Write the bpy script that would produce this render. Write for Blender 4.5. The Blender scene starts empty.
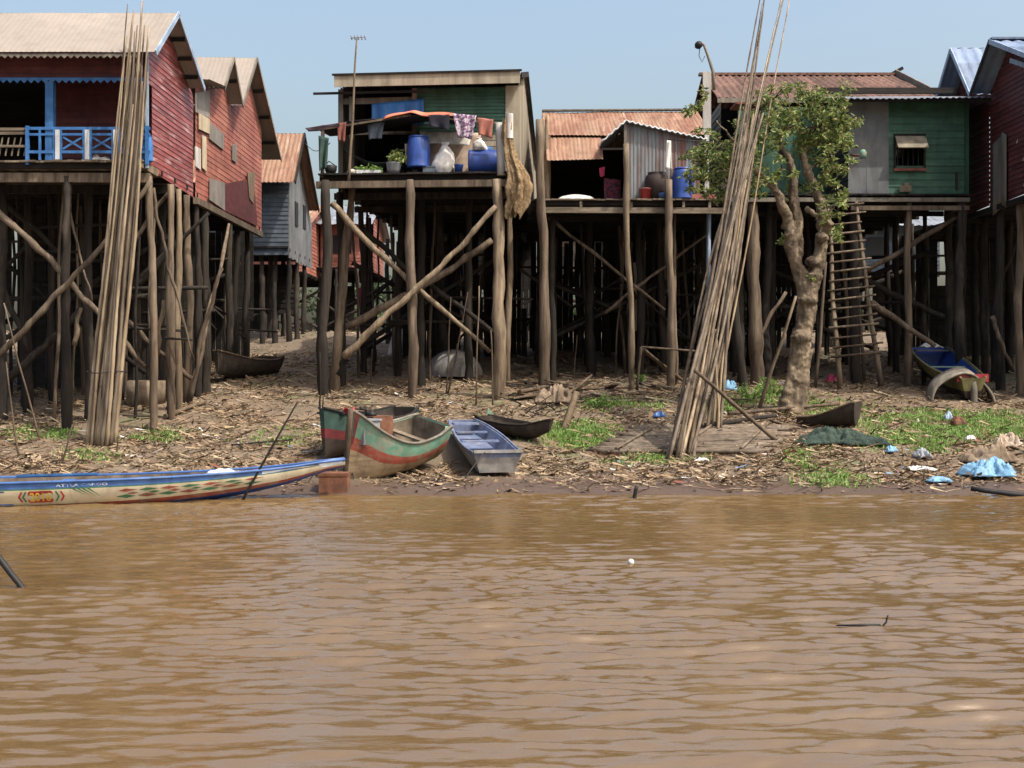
import bpy, math, random
import numpy as np
from mathutils import Vector, noise, Matrix

random.seed(11); np.random.seed(11)
scene = bpy.context.scene
COL = scene.collection
FPX, CAMZ, HOR = 1251.6, 2.2, 365.0      # focal length in pixels, eye height, horizon row of the survey

def P(px, py, Y): return Vector(((px-512)/FPX*Y, Y, CAMZ+(HOR-py)/FPX*Y))
def XX(px, Y): return (px-512)/FPX*Y
def ZZ(py, Y): return CAMZ+(HOR-py)/FPX*Y
def S(r, g, b):
    f = lambda c: (c/255/12.92) if c/255 <= .04045 else ((c/255+.055)/1.055)**2.4
    y = .3*r+.55*g+.15*b; k = .80
    e = .86
    return (e*f(y+(r-y)*k), e*f(y+(g-y)*k), e*f(y+(b-y)*k), 1)
def R(a, b): return random.uniform(a, b)

# ---------------------------------------------------------------- ground height
GP = [(-60, -2.2), (8, -1.3), (19.0, -.42), (20.6, -.1), (21.25, 0.0), (21.7, .09), (23, .2), (26, .63), (29, 1.03), (31.5, 1.36), (34, 1.65),
      (38, 2.05), (42, 2.55), (46, 3.05), (50, 3.45), (60, 3.8), (70, 3.9), (120, 3.9), (2000, 3.9)]
GX = [a for a, b in GP]; GZ = [b for a, b in GP]
def gz(x, y):
    z = float(np.interp(y, GX, GZ))
    if y < 60 and abs(x) < 40:
        z += max(0, 1-abs(y-21.2)/2.2)*.075*(noise.noise(Vector((x*.55, 0, 2.2)))+.6*noise.noise(Vector((x*1.7, y*.6, 6.2))))
        k = min(1, max(0.25, (y-21.0)/3.0))
        z += k*(.10*noise.noise(Vector((x*.35, y*.35, 1.7))) + .05*noise.noise(Vector((x*1.3, y*1.3, 5.1))))
        if y > 22: z += .022*noise.noise(Vector((x*4.5, y*4.5, 9.1)))
    return z
def onground(px, py):                      # walk the survey ray out to the bank
    Y = 19.0
    while Y < 60:
        p = P(px, py, Y)
        if p.z <= gz(p.x, Y): return Vector((p.x, Y, gz(p.x, Y)))
        Y += .02
    return p

# ---------------------------------------------------------------- mesh builder
LOC = {}
class MB:
    def __init__(s): s.v = []; s.f = []; s.m = []; s.c = []; s.sm = []; s.cc = []
    def face(s, pts, m=0, c=None, cc=None):
        n = len(s.v); s.v += [Vector(p) for p in pts]
        s.f.append(tuple(range(n, n+len(pts)))); s.m.append(m); s.sm.append(False)
        s.c.append(random.random() if c is None else c); s.cc.append(cc)
    def idx(s, faces, m=0, c=None, smooth=True):
        for f in faces:
            s.f.append(f); s.m.append(m); s.sm.append(smooth); s.c.append(random.random() if c is None else c); s.cc.append(None)
    def obox(s, o, a, b, d, m=0, c=None):      # corner o, edge vectors a b d
        o, a, b, d = map(Vector, (o, a, b, d)); c = random.random() if c is None else c
        if a.cross(b).dot(d) < 0: a, b = b, a
        n = len(s.v)
        s.v += [o, o+a, o+a+b, o+b, o+d, o+a+d, o+a+b+d, o+b+d]
        s.idx([tuple(n+i for i in f) for f in ((3,2,1,0),(4,5,6,7),(0,1,5,4),(1,2,6,5),(2,3,7,6),(3,0,4,7))], m, c, False)
    def box(s, x0, x1, y0, y1, z0, z1, m=0, c=None):
        s.obox((x0,y0,z0), (x1-x0,0,0), (0,y1-y0,0), (0,0,z1-z0), m, c)
    def beam(s, p0, p1, w, h, m=0, c=None, up=(0,0,1)):
        p0, p1 = Vector(p0), Vector(p1); d = p1-p0; up = Vector(up)
        sd = d.cross(up)
        if sd.length < 1e-4: sd = d.cross(Vector((1,0,0)))
        sd.normalize(); u2 = sd.cross(d).normalized()
        s.obox(p0-sd*w/2-u2*h/2, sd*w, u2*h, d, m, c)
    def tube(s, pts, rad, n=8, m=0, c=None, smooth=True, cap=True, lump=0):
        pts = [Vector(p) for p in pts]; c = random.random() if c is None else c
        if not hasattr(rad, '__len__'): rad = [rad]*len(pts)
        st = len(s.v); ref = None
        for i, p in enumerate(pts):
            d = (pts[min(i+1, len(pts)-1)]-pts[max(i-1, 0)]).normalized()
            if ref is None:
                ref = d.cross(Vector((0,1,0)) if abs(d.y) < .9 else Vector((1,0,0))).normalized()
            ref = (ref-d*ref.dot(d)).normalized(); bi = d.cross(ref)
            for k in range(n):
                a = 2*math.pi*k/n; r = rad[i]*(1+(R(-lump, lump) if lump else 0))
                s.v.append(p+(ref*math.cos(a)+bi*math.sin(a))*r)
        fs = []
        for i in range(len(pts)-1):
            for k in range(n):
                a = st+i*n+k; b = st+i*n+(k+1) % n
                fs.append((a, b, b+n, a+n))
        s.idx(fs, m, c, smooth)
        if cap:
            s.idx([tuple(st+k for k in range(n))[::-1], tuple(st+(len(pts)-1)*n+k for k in range(n))], m, c, False)
    def lathe(s, o, prof, n=20, m=0, c=None, axis=None, ref=None):  # prof: (radius, height)
        o = Vector(o); ax = Vector(axis or (0,0,1)).normalized()
        rf = ax.cross(Vector((0,1,0)) if abs(ax.y) < .9 else Vector((1,0,0))).normalized(); bi = ax.cross(rf)
        st = len(s.v); c = random.random() if c is None else c
        for r, h in prof:
            for k in range(n):
                a = 2*math.pi*k/n; s.v.append(o+ax*h+(rf*math.cos(a)+bi*math.sin(a))*r)
        fs = []
        for i in range(len(prof)-1):
            for k in range(n):
                a = st+i*n+k; b = st+i*n+(k+1) % n; fs.append((a, b, b+n, a+n))
        s.idx(fs, m, c, True)
        s.idx([tuple(st+k for k in range(n))[::-1], tuple(st+(len(prof)-1)*n+k for k in range(n))], m, c, False)
    def grid(s, fn, nu, nv, m=0, c=None, smooth=True, cfn=None):
        st = len(s.v); c = random.random() if c is None else c
        for j in range(nv+1):
            for i in range(nu+1): s.v.append(Vector(fn(i/nu, j/nv)))
        for j in range(nv):
            for i in range(nu):
                a = st+j*(nu+1)+i
                s.idx([(a, a+1, a+nu+2, a+nu+1)], m, cfn((i+.5)/nu, (j+.5)/nv) if cfn else c, smooth)
    def corr(s, a, b, c_, d, pitch=.13, amp=.018, m=0, sheet=.8, nv=1, sag=0):   # a->b across the ribs, a->d along them
        a, b, c_, d = map(Vector, (a, b, c_, d)); n_ = (b-a).cross(d-a).normalized()
        nu = max(4, int((b-a).length/pitch*4)); L = (b-a).length
        vals = {}
        def cf(u, v):
            k = (int(u*L/sheet), int(v*1.999) if (d-a).length > 2 else 0)
            if k not in vals: vals[k] = random.random()
            return vals[k]
        def fn(u, v):
            p = (a*(1-u)+b*u)*(1-v)+(d*(1-u)+c_*u)*v
            return p+n_*(amp*math.sin(u*L/pitch*2*math.pi)+sag*noise.noise(p*.9))
        s.grid(fn, nu, nv, m, None, True, cf)
    def siding(s, poly, O, U, N, bh=.16, lap=.022, holes=(), m=0):
        O, U, N = Vector(O), Vector(U), Vector(N); Zv = Vector((0,0,1))
        zs = [p[1] for p in poly]; z = min(zs); zt = max(zs)
        def span(zz):
            us = []
            for i in range(len(poly)):
                (u0, a0), (u1, a1) = poly[i], poly[(i+1) % len(poly)]
                if abs(a1-a0) < 1e-9:
                    if abs(zz-a0) < 1e-6: us += [u0, u1]
                elif min(a0, a1)-1e-9 <= zz <= max(a0, a1)+1e-9: us.append(u0+(u1-u0)*(zz-a0)/(a1-a0))
            return (min(us), max(us)) if us else None
        while z < zt-.01:
            z1 = min(z+bh, zt); A, B = span(z+1e-4), span(z1-1e-4)
            iv = [(A, B)] if A and B else []
            for (h0, h1, hz0, hz1) in holes:
                if hz0 < (z+z1)/2 < hz1:
                    o2 = []
                    for (q, w) in iv:
                        if q[1] > h0 and q[0] < h1:
                            if q[0] < h0: o2.append(((q[0], h0), (w[0], h0)))
                            if q[1] > h1: o2.append(((h1, q[1]), (h1, w[1])))
                        else: o2.append((q, w))
                    iv = o2
            for q, w in iv:
                # butt joints split long boards
                cuts = [q[0], q[1]]
                if q[1]-q[0] > 3.2: cuts = [q[0], q[0]+(q[1]-q[0])*R(.3, .7), q[1]]
                for k in range(len(cuts)-1):
                    f0 = (cuts[k]-q[0])/(q[1]-q[0]+1e-9); f1 = (cuts[k+1]-q[0])/(q[1]-q[0]+1e-9)
                    c = random.random(); lp = lap*R(.7, 1.3)
                    b0 = O+U*cuts[k]+Zv*z; b1 = O+U*cuts[k+1]+Zv*z
                    t0 = O+U*(w[0]+(w[1]-w[0])*f0)+Zv*z1; t1 = O+U*(w[0]+(w[1]-w[0])*f1)+Zv*z1
                    s.face([b0+N*lp, b1+N*lp, t1, t0], m, c); s.face([b0-N*.002, b1-N*.002, b1+N*lp, b0+N*lp], m, c)
            z = z1
    def build(s, name, mats, parent=None, loc=None, smooth=None):
        if not isinstance(mats, (list, tuple)): mats = [mats]
        if parent is not None: L = LOC[parent.name]
        elif loc is not None: L = Vector(loc)
        else:
            a = np.array([tuple(v) for v in s.v]); L = Vector((float((a[:,0].min()+a[:,0].max())/2), float((a[:,1].min()+a[:,1].max())/2), float(a[:,2].min())))
        me = bpy.data.meshes.new(name)
        me.from_pydata([tuple(v-L) for v in s.v], [], s.f)
        for mt in mats: me.materials.append(mt)
        me.polygons.foreach_set('material_index', s.m); me.polygons.foreach_set('use_smooth', s.sm)
        at = me.attributes.new('rnd', 'FLOAT', 'FACE'); at.data.foreach_set('value', s.c)
        if any(q is not None for q in s.cc):
            ca = me.attributes.new('col', 'FLOAT_COLOR', 'FACE')
            ca.data.foreach_set('color', [x for q in s.cc for x in (q or (.5,.5,.5,1))])
        me.update()
        o = bpy.data.objects.new(name, me); COL.objects.link(o)
        if parent is not None: o.parent = parent
        else: o.location = L
        LOC[o.name] = L
        return o

def tag(o, label=None, cat=None, group=None, kind=None):
    if label: o['label'] = label
    if cat: o['category'] = cat
    if group: o['group'] = group
    if kind: o['kind'] = kind
    return o
def thing(name, label, cat, loc, group=None):
    o = bpy.data.objects.new(name, None); COL.objects.link(o); o.location = Vector(loc); o.empty_display_size = .3
    LOC[o.name] = Vector(loc); return tag(o, label, cat, group)
def solid(o, t, off=0):
    md = o.modifiers.new('thickness', 'SOLIDIFY'); md.thickness = t; md.offset = off; return o

# ---------------------------------------------------------------- materials
def nodes(name):
    m = bpy.data.materials.new(name); m.use_nodes = True; nt = m.node_tree; nt.nodes.clear()
    o = nt.nodes.new('ShaderNodeOutputMaterial'); b = nt.nodes.new('ShaderNodeBsdfPrincipled')
    nt.links.new(b.outputs[0], o.inputs[0]); return m, nt, b
def N(nt, t, **kw):
    n = nt.nodes.new(t)
    for k, v in kw.items(): setattr(n, k, v)
    return n
def mix(nt, fac, a, b, mode='MIX'):
    n = N(nt, 'ShaderNodeMix', data_type='RGBA', blend_type=mode)
    for i, v in ((0, fac), (6, a), (7, b)):
        if hasattr(v, 'node'): nt.links.new(v, n.inputs[i])
        else: n.inputs[i].default_value = v
    return n.outputs[2]
def ramp(nt, x, lo, hi):
    n = N(nt, 'ShaderNodeMapRange'); n.inputs[1].default_value = lo; n.inputs[2].default_value = hi
    nt.links.new(x, n.inputs[0]); return n.outputs[0]
def tex(nt, sc, stretch=(1,1,1), detail=5, rough=.6, coord='Object', dist=0):
    tc = N(nt, 'ShaderNodeTexCoord'); mp = N(nt, 'ShaderNodeMapping'); mp.inputs['Scale'].default_value = stretch
    nt.links.new(tc.outputs[coord], mp.inputs[0])
    t = N(nt, 'ShaderNodeTexNoise'); t.inputs['Scale'].default_value = sc; t.inputs['Detail'].default_value = detail
    t.inputs['Roughness'].default_value = rough; t.inputs['Distortion'].default_value = dist
    nt.links.new(mp.outputs[0], t.inputs['Vector']); return t.outputs[0]
def mk(name, c1, c2, sc=4, stretch=(1,1,1), rough=.8, bump=.25, var=.5, spot=None, spec=.3, metal=0, lo=.35, hi=.65, rndmix=0, stain=.8, flood=False):
    m, nt, b = nodes(name)
    t = tex(nt, sc, stretch)
    fac = ramp(nt, t, lo, hi)
    at = N(nt, 'ShaderNodeAttribute', attribute_name='rnd')
    if rndmix:
        ad = N(nt, 'ShaderNodeMath', operation='MULTIPLY_ADD'); nt.links.new(at.outputs['Fac'], ad.inputs[0]); ad.inputs[1].default_value = rndmix*2; ad.inputs[2].default_value = -rndmix
        a2 = N(nt, 'ShaderNodeMath', operation='ADD', use_clamp=True); nt.links.new(fac, a2.inputs[0]); nt.links.new(ad.outputs[0], a2.inputs[1]); fac = a2.outputs[0]
    col = mix(nt, fac, c1, c2)
    if spot:
        sc2, st2, cs, l2, h2 = spot
        col = mix(nt, ramp(nt, tex(nt, sc2, st2, 6, .65), l2, h2), col, cs)
    col = mix(nt, stain, col, mix(nt, ramp(nt, tex(nt, 1.7, (2.2,2.2,.45), 7, .7, dist=.6), .46, .74), (1,1,1,1), (.52,.48,.44,1)), 'MULTIPLY')
    if flood:      # silt line left on the posts by the last high water
        ge = N(nt, 'ShaderNodeNewGeometry'); sx = N(nt, 'ShaderNodeSeparateXYZ'); nt.links.new(ge.outputs['Position'], sx.inputs[0])
        ad = N(nt, 'ShaderNodeMath', operation='MULTIPLY_ADD'); nt.links.new(tex(nt, 1.6), ad.inputs[0]); ad.inputs[1].default_value = 1.4; nt.links.new(sx.outputs[2], ad.inputs[2])
        col = mix(nt, ramp(nt, ad.outputs[0], 3.9, 3.3), col, (.66,.63,.60,1), 'MULTIPLY')
    mr = N(nt, 'ShaderNodeMapRange'); mr.inputs[3].default_value = 1-var/2; mr.inputs[4].default_value = 1+var/2
    nt.links.new(at.outputs['Fac'], mr.inputs[0])
    sc_ = N(nt, 'ShaderNodeVectorMath', operation='SCALE'); nt.links.new(col, sc_.inputs[0]); nt.links.new(mr.outputs[0], sc_.inputs['Scale'])
    nt.links.new(sc_.outputs[0], b.inputs['Base Color'])
    b.inputs['Roughness'].default_value = rough; b.inputs['Specular IOR Level'].default_value = spec; b.inputs['Metallic'].default_value = metal
    if bump:
        bp = N(nt, 'ShaderNodeBump'); bp.inputs['Strength'].default_value = bump; bp.inputs['Distance'].default_value = .03
        nt.links.new(tex(nt, sc*2.5, stretch, 6, .7), bp.inputs['Height']); nt.links.new(bp.outputs[0], b.inputs['Normal'])
    return m
M = {}
VZ = (1,1,.12)      # grain running up a post
VX = (.12,1,1)      # grain running along a board
M['log'] = mk('weathered_log', S(126,106,84), S(80,66,52), 9, (1,1,.1), .9, .6, .5, spot=(1.2, (1,1,.4), S(146,128,104), .52, .75), flood=True)
M['logdark'] = mk('dark_log', S(62,53,44), S(36,31,27), 9, (1,1,.1), .9, .6, .5, spot=(1.2, (1,1,.4), S(96,84,70), .55, .75), flood=True)  # dark wood, toned down further to carry the shade under the houses
M['loglight'] = mk('pale_log', S(156,134,104), S(106,88,68), 9, (1,1,.15), .85, .5, .5, flood=True)
M['plank'] = mk('grey_plank', S(140,124,102), S(92,78,62), 8, VX, .9, .5, .7, spot=(1, (.5,1,1), S(165,152,132), .55, .8))
M['plankdark'] = mk('dark_plank', S(48,42,36), S(29,26,24), 8, VX, .9, .5, .6)  # dark boards, tone lowered further to carry under-house and indoor shade
M['bamboo'] = mk('dry_bamboo', S(172,150,116), S(122,98,70), 5, (1,1,.15), .6, .25, .8, spec=.4, rndmix=.4, spot=(3, (1,1,.2), S(92,76,56), .58, .75))
M['bamboogrey'] = mk('old_bamboo', S(136,118,96), S(90,74,58), 5, (1,1,.15), .7, .25, .8, rndmix=.4, spot=(3, (1,1,.2), S(80,66,52), .56, .75))
M['red'] = mk('faded_red_paint_and_glare', S(158,70,62), S(136,56,50), 2.2, (1,1,3), .42, .15, .5, spot=(2.2, (1,.55,5), S(206,172,168), .54, .74), spec=.5)  # pale streaks paint in the glare caught along the board edges
M['maroon'] = mk('maroon_paint', S(112,50,48), S(88,40,40), 2, (1,1,3), .6, .15, .4, spot=(3, (.6,1,4), S(128,76,74), .6, .8))
M['orange'] = mk('weathered_orange_red_paint', S(176,104,82), S(152,78,66), 1.1, (1,1,1.5), .65, .2, .35, spot=(1.5, (1,.6,2), S(186,140,120), .6, .8))
M['grey_panel'] = mk('grey_sheet', S(150,142,132), S(124,116,108), 1.5, (1,1,1), .7, .15, .3)
M['cream_panel'] = mk('cream_sheet', S(206,186,150), S(180,158,126), 2, (1,1,1), .7, .15, .3)
M['beige_roof'] = mk('dusty_beige_roof_sheet', S(156,143,129), S(146,133,119), .8, (1,1,1), .75, .06, .08, spot=(.9, (1,.5,.5), S(160,140,120), .6, .85), stain=.35)
M['rust_roof'] = mk('rusty_iron_roof', S(164,122,94), S(128,82,60), 2.5, (3,.35,.35), .8, .2, .35, rndmix=.5, spot=(1.6, (4,.25,.25), S(188,164,138), .58, .72))
M['rust_wall'] = mk('rusty_zinc_wall', S(132,138,142), S(120,78,62), 2.0, (2.2,1,.25), .6, .15, .3, rndmix=.55, spot=(4, (2,1,.5), S(150,116,96), .6, .75))
M['zinc'] = mk('dull_zinc', S(150,156,162), S(120,124,130), 2, (1,1,.4), .5, .1, .3, metal=.2, spot=(2, (1,1,.5), S(140,116,98), .58, .75))
M['bluezinc'] = mk('pale_blue_roof_sheet', S(122,142,172), S(98,120,152), 1.5, (1,.4,.4), .5, .1, .5, spot=(1.5, (1,.5,.5), S(150,150,155), .58, .75))
M['brown_roof'] = mk('brown_tile_roof', S(128,92,76), S(92,64,54), 9, (1,1,1), .9, .6, .7)
M['greyboard'] = mk('grey_weathered_board', S(138,128,112), S(104,96,84), 3, (2,1,.2), .85, .3, .45)
M['beigeboard'] = mk('beige_weathered_board', S(170,156,130), S(136,122,100), 2, (2,2,.2), .85, .25, .4)
M['green'] = mk('green_painted_sheet', S(62,108,84), S(48,88,68), 2.4, (1,1,2), .6, .12, .35, spot=(2.6, (1,1,2.5), S(86,120,98), .58, .8))
M['darkgreen'] = mk('dark_green_boards', S(46,92,66), S(34,70,50), 3, (1,1,.3), .7, .15, .4)
M['bluegrey'] = mk('blue_grey_boards', S(92,104,116), S(72,84,96), 3, (1,1,2), .75, .15, .4)
M['greywall'] = mk('grey_flat_sheet', S(120,122,122), S(98,100,102), 1.1, (1,1,1), .75, .1, .25, spot=(1.4, (1,1,.6), S(140,136,126), .56, .8))
M['whiteboard'] = mk('weathered_white_board', S(206,202,194), S(176,168,156), 3, (2,2,.3), .75, .15, .3, spot=(2, (1,1,.4), S(128,112,94), .62, .8))
M['bluepaint'] = mk('bright_blue_paint', S(60,124,192), S(42,98,168), 4, (1,1,1), .5, .1, .3)
M['whitepaint'] = mk('white_paint', S(222,222,220), S(196,196,194), 4, (1,1,1), .55, .1, .2)
M['paleblue'] = mk('pale_blue_trim', S(160,182,206), S(130,152,180), 3, (1,1,1), .55, .1, .3)
M['blueplastic'] = mk('blue_plastic', S(44,84,180), S(34,66,150), 3, (1,1,1), .38, .05, .2, spot=(5, (1,1,1), S(90,112,170), .62, .85), spec=.5)
M['bluetarp'] = mk('blue_tarpaulin', S(44,124,204), S(30,98,176), 2.5, (2,1,.4), .5, .15, .2, spec=.4)
M['orangetarp'] = mk('orange_cloth', S(218,122,88), S(190,92,64), 2, (1,1,1), .8, .1, .2)
M['darkcloth'] = mk('dark_navy_cloth', S(52,50,66), S(36,34,46), 3, (1,1,1), .9, .1, .3)
M['purplecloth'] = mk('dusty_purple_cloth', S(140,120,136), S(104,86,104), 3, (1,1,1), .9, .1, .3)
M['beigecloth'] = mk('stained_beige_canvas', S(186,164,140), S(150,124,100), 2.6, (1,1,1), .9, .2, .3, spot=(3, (1,1,.6), S(206,190,168), .55, .7))
M['whitecloth'] = mk('white_sacking', S(226,222,214), S(200,192,182), 3, (1,1,1), .85, .15, .2)
M['net'] = mk('tan_fishing_net', S(206,172,122), S(140,104,64), 22, (1,1,.8), .95, 1.0, .4)
M['greennet'] = mk('dark_green_net', S(62,82,70), S(40,56,48), 9, (1,1,1), .95, .9, .4)
M['greencloth'] = mk('dark_green_cloth', S(56,84,74), S(40,62,56), 3, (1,1,1), .9, .2, .3)
M['redcloth'] = mk('red_brown_cloth', S(150,84,70), S(112,58,50), 4, (1,1,1), .9, .2, .3)
M['pattern'] = mk('purple_patterned_cloth', S(188,170,180), S(104,64,106), 16, (1,1,1), .9, .1, .2, lo=.46, hi=.54)
M['check'] = mk('dark_red_checked_cloth', S(120,40,58), S(52,36,48), 13, (1,1,1), .9, .1, .2, lo=.46, hi=.54)
M['pink'] = mk('pink_cloth', S(206,62,100), S(170,44,80), 3, (1,1,1), .85, .1, .2)
M['redplastic'] = mk('red_plastic', S(196,40,52), S(168,30,42), 3, (1,1,1), .4, .05, .1, spec=.5)
M['darkpot'] = mk('dark_clay_pot', S(72,54,48), S(50,38,34), 5, (1,1,1), .7, .2, .2)
M['black'] = mk('black_iron', S(40,38,38), S(28,27,28), 5, (1,1,1), .6, .2, .2)
M['concrete'] = mk('stained_concrete', S(150,128,102), S(116,96,76), 4, (1,1,1), .9, .3, .2, spot=(2, (1,1,.5), S(90,74,58), .55, .75))
M['rustbox'] = mk('rusty_iron', S(134,82,54), S(96,58,42), 5, (1,1,1), .8, .3, .3)
M['foliage'] = None
M['wire'] = mk('dark_cable', S(52,50,50), S(40,38,38), 3, rough=.7, bump=0)
# boat paints
M['b_blue'] = mk('worn_blue_boat_paint', S(64,112,186), S(48,90,162), 3, (1,1,2), .4, .1, .2, spot=(2.2, (.5,1,3), S(122,150,190), .56, .8), spec=.5)
M['b_deepblue'] = mk('deep_blue_boat_paint', S(34,74,168), S(28,60,140), 3, (1,1,2), .4, .1, .2, spec=.5)
M['b_cream'] = mk('cream_boat_paint', S(226,212,176), S(206,186,146), 2, (.6,1,1), .45, .08, .15, spot=(1.6, (.6,1,2), S(214,176,120), .6, .8), spec=.5)
M['b_white'] = mk('white_boat_paint', S(228,230,232), S(200,206,212), 3, (1,1,1), .45, .05, .15)
M['b_wornwhite'] = mk('worn_white_lettering', S(214,218,224), S(190,198,210), 3, (1,1,1), .5, .05, .15, spot=(9, (1,1,1), S(96,134,188), .46, .58))
M['b_green'] = mk('sea_green_boat_paint', S(112,164,136), S(90,142,116), 4, (1,1,1), .6, .15, .2, spot=(4, (1,1,2), S(150,146,120), .47, .66))
M['b_leaf'] = mk('green_stripe_paint', S(70,136,88), S(56,114,72), 4, (1,1,1), .5, .05, .15)
M['b_red'] = mk('brick_red_boat_paint', S(182,80,58), S(156,62,46), 4, (1,1,1), .6, .15, .2, spot=(4, (1,1,2), S(150,116,92), .47, .66))
M['b_brightred'] = mk('bright_red_paint', S(206,56,42), S(188,44,34), 4, (1,1,1), .5, .05, .1)
M['b_yellow'] = mk('yellow_paint', S(240,200,60), S(226,180,46), 4, (1,1,1), .5, .05, .1)
M['b_wood'] = mk('bare_boat_wood', S(186,158,118), S(144,116,82), 3, (.4,.4,3), .8, .3, .4, spot=(2, (1,1,1), S(112,90,66), .50, .66))
M['b_maroon'] = mk('dark_red_stem_paint', S(126,44,46), S(98,34,38), 4, (1,1,1), .6, .15, .2)
M['b_inside'] = mk('dirty_boat_inside', S(132,116,94), S(92,78,62), 4, (1,1,1), .85, .3, .3)
M['b_navyworn'] = mk('worn_violet_blue_paint', S(112,126,160), S(92,106,140), 4, (1,1,1), .6, .15, .3, spot=(3.5, (1,1,1.5), S(140,138,146), .50, .68))
M['b_greyworn'] = mk('worn_grey_hull', S(166,160,150), S(128,122,116), 4, (1,1,1), .7, .2, .3, spot=(3, (1,1,2), S(104,112,146), .58, .72))
M['b_dark'] = mk('dark_tarred_wood_and_shade', S(72,60,50), S(48,40,34), 5, (1,1,1), .8, .3, .3)
M['b_olive'] = mk('mossy_yellow_hull_paint', S(150,142,84), S(110,106,66), 4, (1,1,1), .7, .2, .3)

def leafmat(name, cols, trans=.35):
    m, nt, b = nodes(name)
    at = N(nt, 'ShaderNodeAttribute', attribute_name='rnd'); cr = N(nt, 'ShaderNodeValToRGB')
    e = cr.color_ramp.elements; e[0].position = 0; e[0].color = cols[0]; e[1].position = 1; e[1].color = cols[-1]
    for i, c in enumerate(cols[1:-1]): q = e.new((i+1)/(len(cols)-1)); q.color = c
    nt.links.new(at.outputs['Fac'], cr.inputs[0]); nt.links.new(cr.outputs[0], b.inputs['Base Color'])
    b.inputs['Roughness'].default_value = .55; b.inputs['Specular IOR Level'].default_value = .35
    tr = N(nt, 'ShaderNodeBsdfTranslucent'); nt.links.new(cr.outputs[0], tr.inputs[0])
    ms = N(nt, 'ShaderNodeMixShader'); ms.inputs[0].default_value = trans
    nt.links.new(b.outputs[0], ms.inputs[1]); nt.links.new(tr.outputs[0], ms.inputs[2])
    nt.links.new(ms.outputs[0], [n for n in nt.nodes if n.type == 'OUTPUT_MATERIAL'][0].inputs[0]); return m
M['leaf'] = leafmat('tree_leaves', [S(74,98,46), S(104,128,58), S(130,150,66), S(154,162,80), S(166,150,90)])
M['grassm'] = leafmat('grass_blades', [S(88,128,48), S(110,154,56), S(132,172,66), S(156,172,88)])
M['leafdark'] = leafmat('far_leaves', [S(56,74,44), S(70,92,50), S(92,112,60)])
def attrmat():
    m, nt, b = nodes('litter_flakes'); at = N(nt, 'ShaderNodeAttribute', attribute_name='col')
    nt.links.new(at.outputs['Color'], b.inputs['Base Color']); b.inputs['Roughness'].default_value = .85; b.inputs['Specular IOR Level'].default_value = .2; return m
M['litter'] = attrmat()
def groundmat():
    m, nt, b = nodes('muddy_bank')
    c = mix(nt, ramp(nt, tex(nt, 1.1), .35, .65), S(128,106,80), S(98,80,60))
    c = mix(nt, ramp(nt, tex(nt, 9, (1,1,1), 6, .75), .5, .62), c, S(128,108,82))
    c = mix(nt, ramp(nt, tex(nt, 23, (1,1,1), 5, .7), .55, .62), c, S(96,78,62))
    c = mix(nt, ramp(nt, tex(nt, .55, (1,1,1), 3), .56, .72), c, S(108,106,66))
    ge = N(nt, 'ShaderNodeNewGeometry'); sx = N(nt, 'ShaderNodeSeparateXYZ'); nt.links.new(ge.outputs['Position'], sx.inputs[0])
    ad = N(nt, 'ShaderNodeMath', operation='MULTIPLY_ADD'); nt.links.new(tex(nt, 3), ad.inputs[0]); ad.inputs[1].default_value = .16; nt.links.new(sx.outputs[2], ad.inputs[2])
    wet = ramp(nt, ad.outputs[0], .34, .20)
    c = mix(nt, wet, c, S(92,72,58))
    nt.links.new(c, b.inputs['Base Color'])
    rr = N(nt, 'ShaderNodeMapRange'); nt.links.new(wet, rr.inputs[0]); rr.inputs[3].default_value = .95; rr.inputs[4].default_value = .4; nt.links.new(rr.outputs[0], b.inputs['Roughness'])
    bp = N(nt, 'ShaderNodeBump'); bp.inputs['Strength'].default_value = .6; bp.inputs['Distance'].default_value = .04
    nt.links.new(tex(nt, 11, (1,1,1), 8, .75), bp.inputs['Height']); nt.links.new(bp.outputs[0], b.inputs['Normal']); return m
M['ground'] = groundmat()
def watermat():
    m, nt, b = nodes('muddy_water')
    nt.links.new(mix(nt, ramp(nt, tex(nt, .35, (.5,1,1)), .35, .65), S(106,79,42), S(114,87,49)), b.inputs['Base Color'])
    b.inputs['Roughness'].default_value = .03; b.inputs['IOR'].default_value = 1.56; b.inputs['Specular IOR Level'].default_value = 1.0
    bp = N(nt, 'ShaderNodeBump'); bp.inputs['Strength'].default_value = .3; bp.inputs['Distance'].default_value = .02
    nt.links.new(tex(nt, 8, (.45,1.4,1), 5, .6), bp.inputs['Height']); nt.links.new(bp.outputs[0], b.inputs['Normal']); return m
M['water'] = watermat()
# ================================================================ SETTING
def lin(a, b, st): return list(np.arange(a, b, st))
def ground():
    xs = [-900, -300, -120, -60, -35, -24] + lin(-17, 17.01, .14) + [24, 35, 60, 120, 300, 900]
    ys = [-80, -20, 5, 14] + lin(18.6, 36, .12) + lin(36, 52, .5) + [55, 60, 70, 85, 120, 250, 600, 2000]
    mb = MB(); nx = len(xs)
    mb.v = [Vector((x, y, gz(x, y))) for y in ys for x in xs]
    fs = [(j*nx+i, j*nx+i+1, (j+1)*nx+i+1, (j+1)*nx+i) for j in range(len(ys)-1) for i in range(nx-1)]
    mb.idx(fs, 0, .5)
    tag(mb.build('ground', M['ground'], loc=(0,0,0)), 'muddy river bank strewn with dry litter rising to the stilt houses', 'ground', kind='structure')
ground()

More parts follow.
